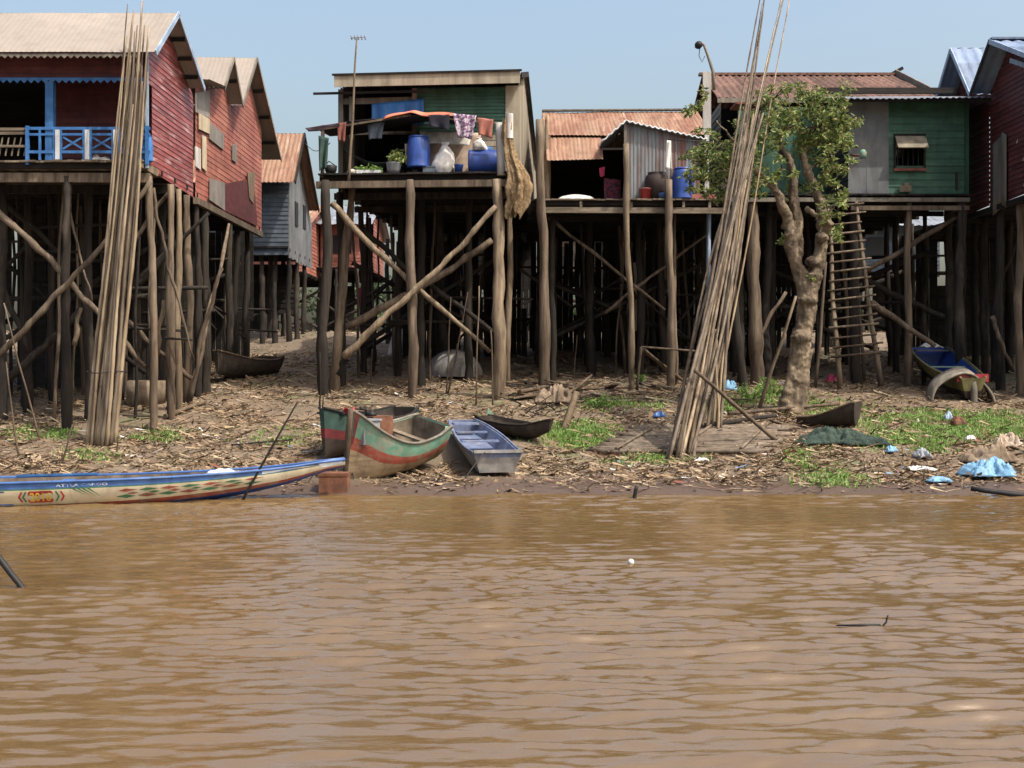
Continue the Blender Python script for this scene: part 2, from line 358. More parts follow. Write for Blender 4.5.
def water():
    xs = np.array([-900, -300, -100, -40, -22] + lin(-11, 11.01, .05) + [22, 40, 100, 300, 900])
    ys = np.array([-400, -100, -30, -8, 2] + lin(5.4, 11, .026) + lin(11, 22.6, .04) + [24])
    Xg, Yg = np.meshgrid(xs, ys)
    rng = np.random.RandomState(5); Z = np.zeros_like(Xg)
    ph = rng.rand(64)*6.28
    # patches of stronger and weaker ripple
    nz = np.zeros_like(Xg)
    for q in range(9):
        t = rng.rand()*6.28; f = .25+.16*q; nz += np.sin((Xg*math.cos(t)*.6+Yg*math.sin(t))*f*2+q*1.7)/(1+.35*q)
    patch = np.clip(.85+.22*nz, .35, 1.5)
    for k in range(70):
        wl = .12*1.043**k if k < 36 else (.14+.36*rng.rand()**1.7)
        an = math.radians(-88+rng.randn()*17)      # crests mostly across the view
        kx, ky = math.cos(an)*6.283/wl, math.sin(an)*6.283/wl
        a = .0031*wl**.5*(.5+rng.rand())
        arg = kx*Xg+ky*Yg+ph[k % 64]+k
        arg = arg+.7*np.sin(Xg*(.8+.5*math.sin(k))+Yg*.5*math.cos(k*2)+k)+.5*np.sin(Xg*2.1*math.cos(k)+Yg*1.3+2*k)
        s = np.sin(arg); Z += a*(s+.22*np.cos(2*arg))
    Z *= patch
    # a wash running up against the shore
    sh = np.exp(-((Yg-20.7-.25*np.sin(Xg*.5))/.8)**2)
    Z += sh*.016*np.sin(Yg*11+2*np.sin(Xg*.7)+Xg*.6)
    edge = np.clip((11-np.abs(Xg))/1.2, 0, 1)*np.clip((Yg-4.9)/1.0, 0, 1)
    Z *= edge
    mb = MB(); nx = len(xs); ny = len(ys)
    me = bpy.data.meshes.new('river_water')
    V = np.stack([Xg, Yg, Z], -1).reshape(-1, 3)
    I = np.arange((ny-1)*(nx-1)); j = I//(nx-1); i = I % (nx-1); a = j*nx+i
    Fq = np.stack([a, a+1, a+nx+1, a+nx], -1)
    me.from_pydata(V.tolist(), [], Fq.tolist()); me.polygons.foreach_set('use_smooth', [True]*len(Fq))
    me.materials.append(M['water']); me.update()
    o = bpy.data.objects.new('river_water', me); COL.objects.link(o)
    tag(o, 'brown rippled muddy river', 'water', kind='structure')
water()

# ================================================================ POST / LOG HELPERS
def wob(p0, p1, n, amp, seed=None):
    p0, p1 = Vector(p0), Vector(p1); ph = [R(0, 6.28) for _ in range(4)]; out = []
    for i in range(n+1):
        t = i/n; w = math.sin(math.pi*t)*.7+.3
        out.append(p0.lerp(p1, t)+Vector((math.sin(t*5+ph[0])+.5*math.sin(t*11+ph[1]), .6*math.sin(t*5+ph[2]), 0))*amp*w)
    return out
def post3(par, top, base, r, mat='log', name='stilt', amp=.035, n=8):
    mb = MB(); pts = wob(base, top, 15, amp*.9); rr = [r*.9*(1.12-.3*i/15)*R(.84, 1.12)*(1.16 if random.random() < .12 else 1) for i in range(16)]
    for q in pts[1:-1]: q += Vector((R(-1, 1), R(-1, 1), 0))*r*.13
    mb.tube(pts, rr, n, 0, lump=.09); return mb.build(name, M[mat], par)
def stilt(par, tx, ty, bx, Y, r, mat='log', by=None, Yb=None, name='stilt', amp=.03):
    Yb = Yb or Y; x = XX(bx, Yb); return post3(par, P(tx, ty, Y), (x, Yb, gz(x, Yb)-.3), r, mat, name, amp)
def brace(par, pts, Y, r, mat='log', name='brace'):
    mb = MB(); Ys = Y if hasattr(Y, '__len__') else [Y]*len(pts)
    ps = [P(a, b, y) for (a, b), y in zip(pts, Ys)]
    full = []
    for i in range(len(ps)-1):
        seg = wob(ps[i], ps[i+1], 7, .035)
        seg[0] = ps[i]; seg[-1] = ps[i+1]
        full += seg if i == 0 else seg[1:]
    k = len(full); mb.tube(full, [r*.88*(1.15-.4*i/k)*R(.84, 1.12)*(1.2 if random.random() < .1 else 1) for i in range(k)], 8, lump=.08)
    return mb.build(name, M[mat], par)
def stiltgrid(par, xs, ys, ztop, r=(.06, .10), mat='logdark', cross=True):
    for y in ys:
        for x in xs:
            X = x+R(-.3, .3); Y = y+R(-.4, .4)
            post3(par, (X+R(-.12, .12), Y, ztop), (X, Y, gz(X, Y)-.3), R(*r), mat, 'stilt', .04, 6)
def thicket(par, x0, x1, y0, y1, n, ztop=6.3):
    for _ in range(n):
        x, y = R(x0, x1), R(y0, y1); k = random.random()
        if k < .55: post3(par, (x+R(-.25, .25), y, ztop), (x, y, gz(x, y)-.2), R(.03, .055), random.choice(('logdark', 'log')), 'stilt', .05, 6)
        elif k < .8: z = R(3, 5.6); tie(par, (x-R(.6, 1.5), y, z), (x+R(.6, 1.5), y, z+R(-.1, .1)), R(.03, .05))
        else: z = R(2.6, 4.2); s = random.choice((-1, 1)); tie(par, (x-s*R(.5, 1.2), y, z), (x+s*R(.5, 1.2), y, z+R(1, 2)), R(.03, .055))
def tie(par, p0, p1, r, mat='logdark', name='brace'):
    mb = MB(); pts = wob(p0, p1, 5, .04); mb.tube(pts, [r*R(.85, 1.1) for _ in pts], 6); mb.build(name, M[mat], par)
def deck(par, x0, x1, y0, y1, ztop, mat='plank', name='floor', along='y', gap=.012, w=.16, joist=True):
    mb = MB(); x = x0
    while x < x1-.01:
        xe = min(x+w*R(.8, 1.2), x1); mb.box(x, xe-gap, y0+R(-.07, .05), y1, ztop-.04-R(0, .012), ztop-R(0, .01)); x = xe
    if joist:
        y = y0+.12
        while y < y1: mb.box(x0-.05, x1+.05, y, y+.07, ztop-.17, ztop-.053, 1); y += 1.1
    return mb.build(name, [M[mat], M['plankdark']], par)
def planks_panel(name, par, x0, x1, Y, z0, z1, mat, w=.2, dy=0):
    mb = MB(); x = x0
    while x < x1-.02:
        xe = min(x+w*R(.8, 1.25), x1); mb.box(x, xe-.008, Y+R(0, .012), Y+.025+R(0, .01), z0+R(-.02, .02), z1+R(-.03, .02)); x = xe
    return mb.build(name, M[mat], par)
def shadescreen(par, x0, x1, Y, z1=6.4, miss=.1, low=.15):  # added dark planks that keep daylight from showing under the house
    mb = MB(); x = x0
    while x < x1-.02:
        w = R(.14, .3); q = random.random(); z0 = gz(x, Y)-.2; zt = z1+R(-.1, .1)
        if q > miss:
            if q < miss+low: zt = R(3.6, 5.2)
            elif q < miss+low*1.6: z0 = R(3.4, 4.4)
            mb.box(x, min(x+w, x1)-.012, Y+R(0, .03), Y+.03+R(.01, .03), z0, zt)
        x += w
    return mb.build('stand_in_planks', M['plankdark'], par)
def board(name, par, p0, p1, w, h, mat, up=(0,0,1)):
    mb = MB(); mb.beam(p0, p1, w, h, up=up); return mb.build(name, M[mat], par)
def roof_slope(name, par, x0, x1, ye, ze, yr, zr, mat, pitch=.16, amp=.018, sag=.02, thick=0):
    mb = MB()
    if mat == 'beige_roof': pitch, amp = .12, .003
    if yr > ye: mb.corr((x0,ye,ze), (x1,ye,ze), (x1,yr,zr), (x0,yr,zr), pitch, amp, sag=sag, nv=3)
    else: mb.corr((x1,ye,ze), (x0,ye,ze), (x0,yr,zr), (x1,yr,zr), pitch, amp, sag=sag, nv=3)
    o = mb.build(name, M[mat], par); return o
def rafters(par, xs, pts, mat='plankdark'):      # purlins under an overhang
    pass
def scallop(name, par, x0, x1, y, z, h, mat, pitch=.14):
    mb = MB(); x = x0
    while x < x1:
        mb.face([(x,y,z), (x,y,z-h*.4), (x+pitch*.5,y,z-h), (x+pitch,y,z-h*.4), (x+pitch,y,z)], 0, .5); x += pitch
    o = mb.build(name, M[mat], par); return solid(o, .014)

# ================================================================ HOUSE: RED, LEFT
def red_house():
    XA = -7.91; fl = 6.62; XL = -16
    t = thing('stilt_house', 'red wooden stilt house with dusty beige roof and a bright blue balcony rail', 'stilt house', (-11, 28.5, gz(-11, 28.5)))
    deck(t, XL, XA-.01, 26.95, 31.0, fl, 'plank')
    board('floor_beam', t, (XL, 27.2, 6.28), (XA+.05, 27.2, 6.26), .16, .2, 'log')
    board('floor_beam', t, (XL, 29.2, 6.3), (XA+.05, 29.2, 6.3), .16, .2, 'logdark')
    # end of a beam poking out at the corner
    board('floor_beam', t, P(133, 160, 26.7), P(156, 173, 27.6), .12, .16, 'loglight')
    roof_slope('roof', t, XL-.3, -7.56, 26.5, 8.83, 28.3, 10.16, 'beige_roof', sag=.012)
    roof_slope('roof', t, XL-.3, -7.56, 30.65, 8.98, 28.3, 10.16, 'beige_roof', sag=.012)
    for a, b in (((26.47, 8.80), (28.3, 10.14)), ((28.3, 10.14), (30.68, 8.95))):
        board('barge_board', t, (-7.53, a[0], a[1]), (-7.53, b[0], b[1]), .03, .12, 'paleblue')
    for yy, zz in ((29.0, 9.74), (29.6, 9.44), (30.2, 9.14), (27.4, 9.42)):
        board('purlin', t, (-9, yy, zz), (-7.58, yy, zz), .06, .08, 'plankdark')
    scallop('eave_trim', t, XL, -7.9, 26.53, 8.80, .10, 'greyboard')
    mb = MB(); mb.siding([(0, 8.36), (XA-XL, 8.36), (XA-XL, 9.15), (0, 9.15)], (XL, 27.05, 0), (1,0,0), (0,-1,0), .15, .018)
    mb.siding([(0, 6.63), (2.55, 6.63), (2.55, 8.75), (0, 8.75)], (-10.52, 28.35, 0), (1,0,0), (0,-1,0), .13, .018)
    mb.siding([(0, 6.63), (2.6, 6.63), (2.6, 8.75), (0, 8.75)], (-16, 28.35, 0), (1,0,0), (0,-1,0), .13, .018)
    mb.build('front_wall', M['maroon'], t)
    scallop('porch_trim', t, XL, -7.93, 27.0, 8.40, .12, 'bluepaint', .15)
    mb = MB(); mb.siding([(0, 6.42), (3.98, 6.36), (3.98, 8.87), (1.28, 10.1), (0, 9.15)], (XA, 27.05, 0), (0,1,0), (1,0,0), .115, .012,
                         holes=[(.03, .42, 7.0, 8.35)])
    mb.build('side_wall', M['red'], t)
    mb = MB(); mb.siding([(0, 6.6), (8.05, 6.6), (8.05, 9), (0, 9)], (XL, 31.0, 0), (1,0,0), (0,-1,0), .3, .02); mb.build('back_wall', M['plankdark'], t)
    for px in (50.5,):
        board('porch_post', t, (XX(px, 27.08), 27.08, fl), (XX(px, 27.08), 27.08, 8.32), .17, .17, 'bluepaint', (0,1,0))
    # corner strips
    board('corner_strip', t, (XA+.03, 27.03, 6.45), (XA+.03, 27.03, 9.12), .05, .09, 'paleblue', (0,1,0))
    Y = 27.0
    rl = MB()
    for py, h in ((128.5, .06), (134.5, .05), (152, .06)):
        rl.beam((XX(27, Y), Y, ZZ(py, Y)), (XX(150, Y), Y, ZZ(py, Y)), .05, h, c=.5)
    for px in (27.5, 147): rl.beam((XX(px, Y), Y, fl-.1), (XX(px, Y), Y, ZZ(126, Y)), .07, .07, c=.5, up=(0,1,0))
    for px in (40, 54.5, 61, 84, 91, 113, 119): rl.beam((XX(px, Y), Y-.003, fl), (XX(px, Y), Y-.003, ZZ(129, Y)), .045, .045, c=.5, up=(0,1,0))
    for a, b in ((63, 83), (92, 112), (121, 146)):
        rl.beam(P(a, 137, Y+.004), P(b, 149, Y+.004), .03, .04, c=.4); rl.beam(P(a, 149, Y+.01), P(b, 137, Y+.01), .03, .04, c=.6)
    rail = rl.build('railing', M['bluepaint'], t)
    for px in (58, 87.5, 116): board('baluster', rail, (XX(px, Y), Y-.02, fl+.01), (XX(px, Y), Y-.02, ZZ(130, Y)), .09, .05, 'whitepaint', (0,1,0))
    w = MB()
    for py in (129, 133): w.beam((-12.4, Y+.03, ZZ(py, Y)), (XX(27, Y), Y+.03, ZZ(py, Y)), .05, .06)
    for k in range(14): w.beam((-12.3+k*.135, Y+.05, fl+.1), (-12.22+k*.135, Y+.05, ZZ(137, Y)), .025, .03, up=(0,1,0))
    w.beam((-12.4, Y+.03, ZZ(146, Y)), (XX(27, Y), Y+.03, ZZ(146, Y)), .05, .05)
    w.build('wood_railing', M['plank'], t)
    z = 6.3
    for a in ((67, 170, 67, 27.2, .115, 'logdark'), (150, 178, 154, 27.2, .10, 'log'), (170, 185, 172, 28.4, .105, 'log'), (178.5, 190, 179, 29.2, .095, 'loglight'),
              (187, 190, 188.5, 30.2, .11, 'log'), (88, 172, 89, 28.6, .13, 'logdark'), (28, 172, 28, 29.5, .12, 'logdark'), (2, 172, 3, 28.3, .12, 'logdark')):
        tx, ty, bx, Y, r, mt = a
        x = XX(tx, Y); xb = XX(bx, Y); post3(t, (x, Y, 6.3), (xb, Y, gz(xb, Y)-.3), r, mt)
    B = lambda pts, Y, r, mt='log': brace(t, pts, Y, r, mt)
    B([(-8, 206), (30, 240), (62, 273), (100, 315), (145, 367)], 27.45, .075)
    B([(-6, 360), (35, 318), (70, 281), (113, 232), (151, 181)], 27.0, .075)
    B([(128, 247), (171, 190)], 28.6, .06); B([(130, 292), (209, 213)], 29.9, .065, 'logdark')
    B([(153, 188), (163, 240), (172, 280), (194, 360)], 28.0, .04); B([(190, 401), (203, 330), (222, 268)], 30, .06)
    B([(68, 198), (78, 245), (92, 303)], 27.6, .035); B([(4, 201), (60, 254)], 29, .07, 'logdark')
    B([(6, 380), (45, 347), (81, 309)], 28.5, .10, 'logdark'); B([(128, 322), (160, 352), (192, 379)], 29.4, .07)
    B([(156, 356), (164, 300)], 28.6, .075, 'loglight'); B([(74, 345), (81, 308)], 27.6, .06, 'loglight')
    B([(128, 290), (180, 236)], 30.4, .06, 'logdark'); B([(0, 280), (28, 352)], 28.9, .08, 'logdark')
    B([(165, 338), (193, 340)], 28.2, .03, 'logdark')
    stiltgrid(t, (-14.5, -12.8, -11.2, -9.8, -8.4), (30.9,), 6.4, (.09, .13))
    tie(t, (-14.5, 30.9, 3.8), (-8.3, 30.9, 3.9), .07); tie(t, (-13.5, 30.7, 2.2), (-8.4, 30.8, 5.4), .06); tie(t, (-14, 30.6, 5.9), (-9, 30.8, 2), .06)
    thicket(t, -13, -8.3, 28.3, 32.6, 26)
    shadescreen(t, -15.5, -8.2, 33.2, 6.5, .06, .1)
    q = MB(); q.box(XL, XA-.05, 28.3, 30.98, 8.72, 8.76); q.build('ceiling', M['plankdark'], t)  # ceilings added to shut out daylight and keep the interior black
    q = MB(); q.box(XL, XA-.05, 27.2, 28.28, 8.72, 8.76); q.build('ceiling', M['plankdark'], t)
    return t
red_house()

# ================================================================ HOUSE: PATCHED ORANGE RED, TWIN GABLES
def patched_house():
    XA = -7.91
    t = thing('stilt_house', 'weathered orange red patched stilt house with twin pointed gables', 'stilt house', (-10.5, 35, gz(-10.5, 35)))
    XL = -15
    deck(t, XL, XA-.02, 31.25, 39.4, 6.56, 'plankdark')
    for a in ((32.85, 9.45, 34.0, 10.56), (35.1, 9.5, 34.0, 10.56), (35.14, 9.5, 37.1, 11.3), (41.0, 8.92, 37.1, 11.3)):
        roof_slope('roof', t, XL, -7.58, a[0], a[1], a[2], a[3], 'beige_roof', sag=.01)
        board('barge_board', t, (-7.55, a[0], a[1]-.02), (-7.55, a[2], a[3]-.02), .03, .11, 'greyboard')
    for yy, zz in ((34.5, 10.02), (38.2, 10.55), (39.2, 9.95), (40.2, 9.33)):
        board('purlin', t, (-9, yy, zz), (-7.6, yy, zz), .07, .09, 'plankdark')
    roof_slope('awning', t, -11, -7.5, 31.0, 9.28, 32.9, 9.5, 'beige_roof', sag=.01)
    mb = MB()
    mb.siding([(0, 6.4), (3.86, 6.4), (3.86, 9.45), (2.7, 10.5), (1.6, 9.45), (0, 9.3)], (XA, 31.25, 0), (0,1,0), (1,0,0), .14, .008)
    mb.siding([(0, 6.4), (4.4, 6.4), (4.4, 9.6), (1.98, 11.2), (0, 9.5)], (XA, 35.11, 0), (0,1,0), (1,0,0), .14, .008)
    mb.build('side_wall', M['orange'], t)
    def patch(pxs, mat, off, name='wall_patch', win=False):
        pts = []
        for px, py in pxs:
            Y = XA*FPX/(px-512); pts.append(Vector((XA+off, Y, ZZ(py, Y))))
        q = MB(); q.face(pts); q.face([p-Vector((.02, 0, 0)) for p in reversed(pts)])
        for i in range(len(pts)):
            a, b = pts[i], pts[(i+1) % len(pts)]; q.face([b, a, a-Vector((.02,0,0)), b-Vector((.02,0,0))])
        q.build(name, M[mat], t)
    patch([(194, 93), (208, 90), (208, 118), (194, 112)], 'grey_panel', .045)
    patch([(197, 113), (207.5, 119), (207.5, 134), (197, 129)], 'cream_panel', .06, 'shutter')
    patch([(193.5, 146), (199, 149), (199, 170), (193.5, 166)], 'whiteboard', .05, 'shutter')
    patch([(208, 122), (222, 134), (222, 150), (208, 139)], 'grey_panel', .05)
    patch([(208, 178), (223, 183), (223, 210.5), (208, 200)], 'grey_panel', .055)
    patch([(223.3, 184), (252, 178), (256, 226), (223.3, 211)], 'maroon', .05)
    patch([(245, 173), (253, 172), (251, 204), (247, 198)], 'loglight', .075, 'shutter')
    patch([(231, 145), (235, 143), (235, 163), (231, 160)], 'grey_panel', .05)
    patch([(200.5, 135), (204.5, 137), (205, 172), (201, 168)], 'cream_panel', .05)
    for px, Y, r in ((205, 32.4, .12), (229, 35.2, .12), (237, 36.6, .11), (247, 38.6, .11), (196, 31.5, .10)):
        x = XX(px, Y); post3(t, (x, Y, 6.45), (x+R(-.08, .08), Y, gz(x, Y)-.3), r, 'logdark')
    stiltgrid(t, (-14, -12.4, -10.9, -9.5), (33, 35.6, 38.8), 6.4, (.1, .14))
    for y in (33.5, 36.5): tie(t, (-14, y, R(2.5, 4)), (-8.3, y, R(4, 6)), .07)
    thicket(t, -10, -8.1, 33, 40, 16)
    shadescreen(t, -14.8, -8.3, 40.2, 6.5, .06, .12)
    brace(t, [(190, 401), (205, 332), (229, 224)], (30.4, 31, 33.2), .06, 'log')
    board('floor_beam', t, (XA+.02, 31.2, 6.3), (XA+.02, 39.4, 6.3), .12, .16, 'log')
patched_house()

# ================================================================ HOUSE: GREY, FAR END OF THE LEFT ROW
def grey_house():
    XA = -8.12
    t = thing('stilt_house', 'small blue grey stilt house with rust streaked roof at end of left row', 'stilt house', (-10, 47, gz(-10, 47)))
    deck(t, -13, XA, 45.4, 51, 6.5, 'plankdark')
    roof_slope('roof', t, -13, -7.72, 44.5, 8.7, 46.5, 10.8, 'rust_roof', sag=.01)
    roof_slope('roof', t, -13, -7.72, 49.9, 8.35, 46.5, 10.8, 'rust_roof', sag=.01)
    for a in ((44.45, 8.68, 46.5, 10.78), (49.95, 8.33, 46.5, 10.78)): board('barge_board', t, (-7.7, a[0], a[1]), (-7.7, a[2], a[3]), .04, .14, 'plankdark')
    mb = MB(); mb.siding([(0, 6.2), (4.88, 6.2), (4.88, 9.2), (0, 9.2)], (-13, 45.5, 0), (1,0,0), (0,-1,0), .16, .02); mb.build('front_wall', M['bluegrey'], t)
    mb = MB(); y = 45.5
    while y < 50.3:
        zt = 9.7+(y-45.5)*1.0 if y < 46.5 else 10.7-(y-46.5)*.72
        mb.box(XA, XA+.03, y, y+.28, 6.1+R(-.05, .05), min(zt, 10.6)); y += .3
    mb.build('side_wall', M['greywall'], t)
    mb = MB()
    for y, z in ((46.6, 7.4), (48.4, 7.5)):
        mb = MB(); mb.box(XA+.031, XA+.06, y, y+.6, z, z+.9); mb.build('window', M['black'], t)
    for px, Y in ((262, 45.8), (275, 45.9), (289, 45.9), (297, 47.5), (304, 49.5), (270, 48), (283, 49)):
        x = XX(px, Y); post3(t, (x, Y, 6.4), (x, Y, gz(x, Y)-.3), .11, 'logdark')
    mb = MB(); mb.siding([(0, 4.2), (2.3, 4.2), (2.3, 6.1), (0, 6.1)], (-10.6, 48.5, 0), (1,0,0), (0,-1,0), .2, .02); mb.build('stand_in_screen', M['plankdark'], t)  # added dark screen, stops light showing below the floor
grey_house()

# ================================================================ HOUSE: CENTRE, GREEN WITH CLUTTERED DECK
def centre_house():
    a = math.radians(4); U = Vector((math.cos(a), -math.sin(a), 0)); V = Vector((math.sin(a), math.cos(a), 0)); O = Vector((-4.86, 31.7, 0))
    D = lambda u, v, z: O+U*u+V*v+Vector((0,0,z))
    fl = 7.06
    t = thing('stilt_house', 'dark green stilt house with cluttered open deck under patched awning', 'stilt house', (-2.4, 33, gz(-2.4, 33)))
    mb = MB(); u = -.05
    while u < 4.68:
        w = R(.13, .19); s = R(-.08, .04); mb.obox(D(u, s, fl-.05), U*(w-.012), V*14, Vector((0,0,.05-R(0, .012)))); u += w
    v = .15
    while v < 13.7: mb.obox(D(-.05, v, fl-.19), U*4.75, V*.08, Vector((0,0,.13)), 1); v += 1.15
    mb.build('floor', [M['plankdark'], M['plankdark']], t)
    board('floor_beam', t, D(-.1, .02, fl-.30), D(4.75, .02, fl-.30), .15, .17, 'log')
    board('floor_beam', t, D(-.1, 2.2, fl-.30), D(4.75, 2.2, fl-.30), .15, .17, 'logdark')
    board('floor_beam', t, D(-.1, 5.0, fl-.30), D(4.75, 5.0, fl-.30), .15, .17, 'logdark')
    # roof with ridge along the river
    r = MB(); r.corr(D(.02, 1.49, 9.80), D(5.0, 1.49, 9.82), D(5.0, 4.5, 10.55), D(.02, 4.5, 10.53), .16, .012, nv=3, sag=.03); r.build('roof', M['greyboard'], t)
    r = MB(); r.corr(D(5.0, 9.9, 8.85), D(.02, 9.9, 8.85), D(.02, 4.5, 10.53), D(5.0, 4.5, 10.55), .16, .018, nv=3, sag=.03); r.build('roof', M['zinc'], t)
    for q0, q1 in ((9.92, 12.2), (14.5, 12.2)):  # rear bay and gable added to shade the ground behind the gap
        r = MB(); r.corr(D(.02, q0, 8.87), D(5.0, q0, 8.87), D(5.0, q1, 10.3), D(.02, q1, 10.3), .16, .018, nv=3, sag=.03); r.build('roof', M['zinc'], t)
    board('eave_board', t, D(.05, 1.45, 9.72), D(4.98, 1.45, 9.75), .03, .32, 'beigeboard'); board('eave_board', t, D(.0, 1.42, 9.88), D(5.03, 1.42, 9.92), .05, .05, 'plankdark')
    board('eave_board', t, D(-.55, 1.62, 9.43), D(2.5, 1.62, 9.45), .05, .06, 'plankdark')
    for q in ((1.45, 9.80, 4.5, 10.53), (9.9, 8.83, 4.5, 10.53)): board('barge_board', t, D(5.02, q[0], q[1]), D(5.02, q[2], q[3]), .03, .14, 'plankdark')
    w = MB(); w.corr(D(2.1, 2.0, 8.6), D(4.55, 2.0, 8.6), D(4.55, 2.0, 9.62), D(2.1, 2.0, 9.62), .5, .004)
    w = MB(); w.siding([(0, 8.35), (2.45, 8.35), (2.45, 9.62), (0, 9.62)], D(2.1, 2.0, 0), U, -V, .095, .02); w.build('front_wall', M['green'], t)
    w = MB(); w.obox(D(4.56, 1.96, 7.06), U*.34, V*.05, Vector((0,0,2.58))); w.build('corner_board', M['beigeboard'], t)
    # right hand side wall of tall grey beige boards
    w = MB(); v = 2.02
    while v < 13.9:
        zt = 9.58+(v-1.45)*.34 if v < 4.5 else max(8.8, 10.6-(v-4.5)*.325)
        w.obox(D(4.88, v, 6.85+R(-.06, .06)), U*.03, V*.27, Vector((0,0,zt-6.95))); v += .28
    w.build('side_wall', M['beigeboard'], t)
    w = MB(); v = 2.02
    while v < 13.9:
        zt = 9.58+(v-1.45)*.34 if v < 4.5 else max(8.8, 10.6-(v-4.5)*.325)
        w.obox(D(.1, v, 6.85), U*.03, V*.27, Vector((0,0,zt-6.95))); v += .28
    w.build('side_wall', M['greyboard'], t)
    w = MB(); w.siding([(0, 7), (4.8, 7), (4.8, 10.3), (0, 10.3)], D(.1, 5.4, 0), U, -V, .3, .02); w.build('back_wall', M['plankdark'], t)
    for u_, z1 in ((.12, 9.6), (.42, 9.4), (2.12, 9.6)): board('wall_post', t, D(u_, 1.97, fl), D(u_, 1.97, z1), .13, .12, 'greyboard', (0,1,0))
    board('header', t, D(.12, 1.98, 9.28), D(2.1, 1.98, 9.3), .06, .16, 'greyboard')
    board('header', t, D(.12, 1.98, 8.42), D(2.1, 1.98, 8.42), .06, .08, 'greyboard')
    # boards closing the lower right of the front
    w = MB(); z = fl+.05
    while z < 8.3:
        h = R(.12, .18); w.obox(D(2.9+R(-.1, .1), 1.9, z), U*(1.66+R(-.05, .05)), V*.03, Vector((R(-.02, .02), 0, h-.015))); z += h
    w.build('board_screen', M['beigeboard'], t)
    # deck corner posts
    mb = MB(); mb.tube(wob(D(4.6, .05, fl-.1), D(4.55, .05, 8.28), 4, .01), [.11, .11, .10, .10, .09], 8); mb.build('deck_post', M['whiteboard'], t)
    mb = MB(); mb.tube(wob(D(.02, .15, fl-.1), D(.05, .15, 8.3), 4, .01), .05, 8); mb.build('deck_post', M['log'], t)
    board('rail', t, D(3.2, .1, 8.42), D(4.62, .1, 8.27), .05, .05, 'loglight')
    # awning sheet (dark) and its frame
    aw = MB()
    def fn(u, v): return D(-.15+3.95*u, .1+1.75*v, 8.22+.33*min(1, u*1.5)+.12*v+.05*math.sin(u*7)*math.sin(v*3+1)+(-.14*max(0, u-.72)/.28))
    aw.grid(fn, 24, 8); o = aw.build('awning', M['darkcloth'], t); solid(o, .025)
    board('awning_pole', t, D(-.15, .12, 8.17), D(2.3, .12, 8.52), .05, .05, 'log')
    # posts, braces
    def st(tx, bx, Y, r, mt, Yt=None, amp=.03):
        xt = XX(tx, Yt or Y); xb = XX(bx, Y); post3(t, (xt, Yt or Y, fl-.2), (xb, Y, gz(xb, Y)-.3), r, mt, 'stilt', amp)
    st(325, 325, 31.55, .15, 'logdark', None, .07); st(410, 413, 31.5, .13, 'log'); st(497, 500, 31.4, .17, 'loglight')
    st(352, 333, 33, .13, 'log'); st(421, 421, 34, .13, 'logdark'); st(510, 507, 34.3, .10, 'loglight'); st(340, 342, 33.8, .12, 'logdark'); st(470, 468, 34.6, .12, 'logdark')
    B = lambda pts, Y, r, mt='log': brace(t, pts, Y, r, mt)
    B([(332, 203), (375, 250), (416, 286), (490, 352)], 31.75, .085, 'loglight'); B([(343, 357), (380, 322), (416, 289), (460, 248), (496, 206)], 31.25, .09, 'loglight')
    B([(347, 327), (404, 297), (450, 270), (492, 240)], 33, .11, 'log'); B([(360, 227), (410, 272)], 34, .08, 'logdark'); B([(432, 286), (493, 332)], 34.2, .08, 'logdark')
    B([(347, 358), (338, 375)], 31.5, .10, 'logdark')
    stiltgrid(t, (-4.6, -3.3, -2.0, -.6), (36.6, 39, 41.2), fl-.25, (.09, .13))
    for y in (36.5, 39.0):
        tie(t, (-4.7, y, 2.6), (-.3, y, 5.4), .07); tie(t, (-4.7, y+.2, 5.2), (-.3, y+.2, 3.0), .06)
    thicket(t, -4.6, 0, 34.5, 44, 26, 6.7)
    shadescreen(t, -3.6, .5, 41.2, 6.7, .12, .2); shadescreen(t, -4.2, .8, 45.4, 6.7, .12, .2)
    stiltgrid(t, (-4.3, -3.0, -1.6, -.2), (43.5, 45.6), fl-.25)
    return t, D, fl
CH, D, CFL = centre_house()

